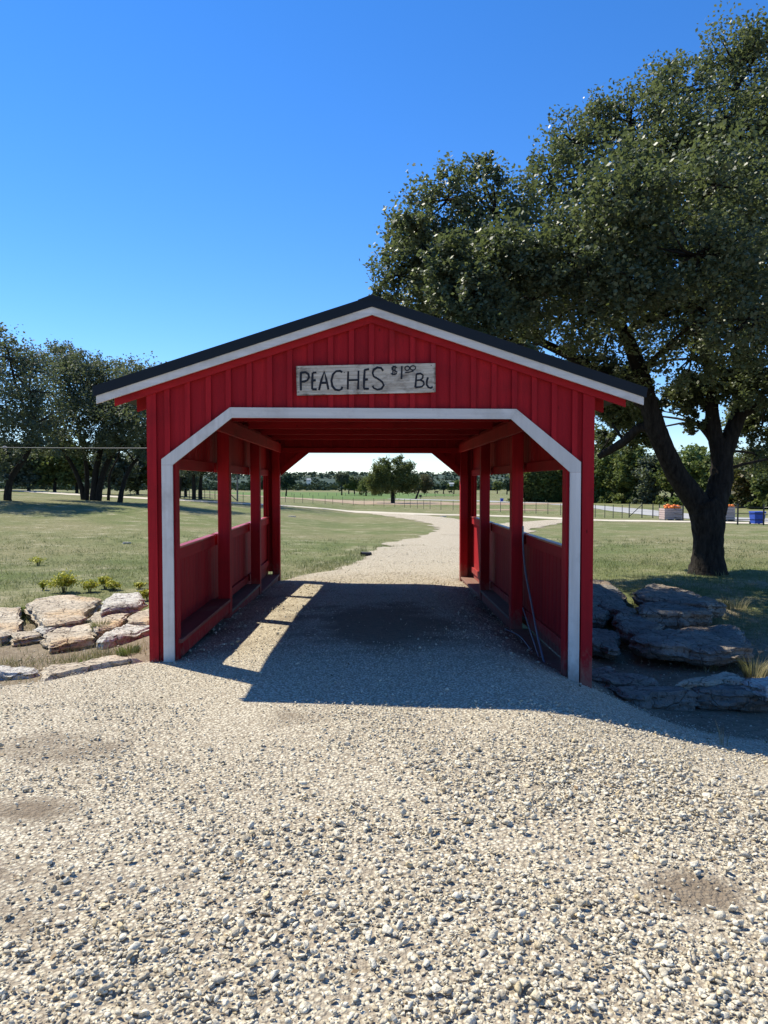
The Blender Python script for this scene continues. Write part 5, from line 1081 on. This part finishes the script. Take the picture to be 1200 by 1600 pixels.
def bin_(pxc, pyb, W_, H_, label, cat):
    p = gp(pxc, pyb); o = empty('wheeled_bin', tuple(p), label, cat); x, y, z = p
    MB().add([(x + sx * W_ * .42, y + sy * W_ * .42, z + .08) for sx, sy in ((-1, -1), (1, -1), (1, 1), (-1, 1))] + [(x + sx * W_ * .5, y + sy * W_ * .5, z + H_ * .9) for sx, sy in ((-1, -1), (1, -1), (1, 1), (-1, 1))],
             [(3, 2, 1, 0), (4, 5, 6, 7), (0, 1, 5, 4), (1, 2, 6, 5), (2, 3, 7, 6), (3, 0, 4, 7)]).build('body', BLUE, o)
    MB().box(x - W_ * .53, x + W_ * .53, y - W_ * .55, y + W_ * .5, z + H_ * .905, z + H_, .02).build('lid', BLUE, o)
    for s in (-1, 1): MB().tube([(x + s * W_ * .36, y + W_ * .46, z + .1), (x + s * W_ * .44, y + W_ * .46, z + .1)], .1, 12).build('wheel', PIPEM, o)
    MB().tube([(x - W_ * .3, y + W_ * .56, z + H_ * .93), (x + W_ * .3, y + W_ * .56, z + H_ * .93)], .02, 6).build('handle', BLUE, o)
bin_(1183, 819.5, 0.78, 0.92, 'blue wheeled bin behind the black pipe fence', 'bin')
bin_(784, 784, 0.62, 0.72, 'small blue bin across the paved road, in the second right window', 'bin')
# utility pole far behind
p = at(1062.7, 785, 172); p.z = g1(p.x, p.y); up = empty('utility_pole', tuple(p), 'distant utility pole with crossarm seen in the fork of the big oak', 'utility pole')
ht = at(1062.7, 703, 172).z - p.z; MB().tube([p, p + Vector((0, 0, ht))], [.2, .14], 8).build('pole', POLE, up)
MB().box(p.x - 1.5, p.x + 1.5, p.y - .26, p.y - .15, p.z + ht - .7, p.z + ht - .5).build('crossarm', POLE, up)
for dx in (-1.3, -.5, .5, 1.3): MB().tube([(p.x + dx, p.y - .2, p.z + ht - .5), (p.x + dx, p.y - .2, p.z + ht - .2)], [.09, .06], 6).build('insulator', STEEL, up)
MB().tube([(p.x - .75, p.y - .1, p.z + ht - 1.7), (p.x - .75, p.y - .1, p.z + ht - .9)], .32, 10).build('transformer', STEEL, up)
# dark box feeder beside the russet oak
p = gp(657, 780); fo = empty('box_feeder', tuple(p), 'small dark square box on a post right of the russet oak', 'feeder')
MB().box(p.x - .06, p.x + .06, p.y - .06, p.y + .06, p.z - .2, p.z + .55).build('post', POLE, fo); MB().box(p.x - .32, p.x + .32, p.y - .25, p.y + .25, p.z + .552, p.z + 1.1, .03).build('box', STEEL, fo)
MB().box(p.x - .4, p.x + .4, p.y - .33, p.y + .33, p.z + 1.102, p.z + 1.16, .01).build('lid', STEEL, fo)
# far white buildings
def barn(pxc, pyc, Y, W_, H_, label):
    c = at(pxc, pyc, Y); zb = c.z - (1.5 if Y > 500 else .5); x, y = c.x, c.y; d = W_ * .5; o = empty('farm_building', (x, y, zb), label, 'building')
    MB().box(x - W_ / 2, x + W_ / 2, y - d / 2, y + d / 2, (zb - 4 if Y > 500 else zb - .2), zb + H_ * .6).build('wall', BARNW, o)
    z1 = zb + H_ * .602
    MB().add([(x - W_ / 2 - .3, y - d / 2 - .4, z1), (x + W_ / 2 + .3, y - d / 2 - .4, z1), (x + W_ / 2 + .3, y, z1 + H_ * .4), (x - W_ / 2 - .3, y, z1 + H_ * .4), (x + W_ / 2 + .3, y + d / 2 + .4, z1), (x - W_ / 2 - .3, y + d / 2 + .4, z1)],
             [(0, 1, 2, 3), (3, 2, 4, 5), (1, 4, 2), (0, 3, 5), (0, 5, 4, 1)]).build('roof', BARNR, o)
    for k in (-.25, .1): MB().box(x + k * W_, x + (k + .12) * W_, y - d / 2 - .06, y - d / 2 - .001, zb - .15, zb + H_ * .45).build('door', GREYW, o)
barn(482.5, 750.0, 830, 4.5, 3.2, 'small white farm building on the hillside above the green pasture')
barn(705.5, 757, 322, 1.5, 1.3, 'tiny white shed among the light green trees near the right rear post')
# cattle
def cow(px_, py_, face, label):
    p = gp(px_, py_); p = at(px_, py_, min(p.y, 330)); z = g1(p.x, p.y); bm_me = bpy.data.meshes.new('cow'); s = 0.9
    vs = [(-.75, 0, 1.0), (-.3, 0, 1.0), (.3, 0, 1.02), (.7, 0, 1.08), (1.0, 0, 1.15), (1.28, 0, .98), (-.7, .18, .55), (-.72, .18, .05), (-.7, -.18, .55), (-.68, -.18, .05), (.62, .18, .55), (.60, .18, .05), (.62, -.18, .55), (.66, -.18, .05), (-.92, 0, .95), (-.96, 0, .5), (1.02, .16, 1.22), (1.02, -.16, 1.22)]
    es = [(0, 1), (1, 2), (2, 3), (3, 4), (4, 5), (0, 6), (6, 7), (0, 8), (8, 9), (3, 10), (10, 11), (3, 12), (12, 13), (0, 14), (14, 15), (4, 16), (4, 17)]
    rr = [.30, .36, .36, .32, .17, .12, .13, .07, .13, .07, .12, .07, .12, .07, .05, .03, .05, .05]
    bm_me.from_pydata([(x * s * face, y * s, zz * s) for x, y, zz in vs], es, []); o = link('cow', bm_me, COW, None, (p.x, p.y, z)); sk = o.modifiers.new('skin', 'SKIN')
    for i, r in enumerate(rr): bm_me.skin_vertices[0].data[i].radius = (r * s, r * s)
    bm_me.skin_vertices[0].data[1].use_root = True; sb = o.modifiers.new('sub', 'SUBSURF'); sb.levels = sb.render_levels = 1
    return tag(o, label, 'cow', 'black cattle in the far pasture')
cow(681.5, 770.5, 1, 'black cow in the far pasture, left of the pair near the right rear post')
cow(704, 770.5, -1, 'black cow in the far pasture, right of the pair near the right rear post')
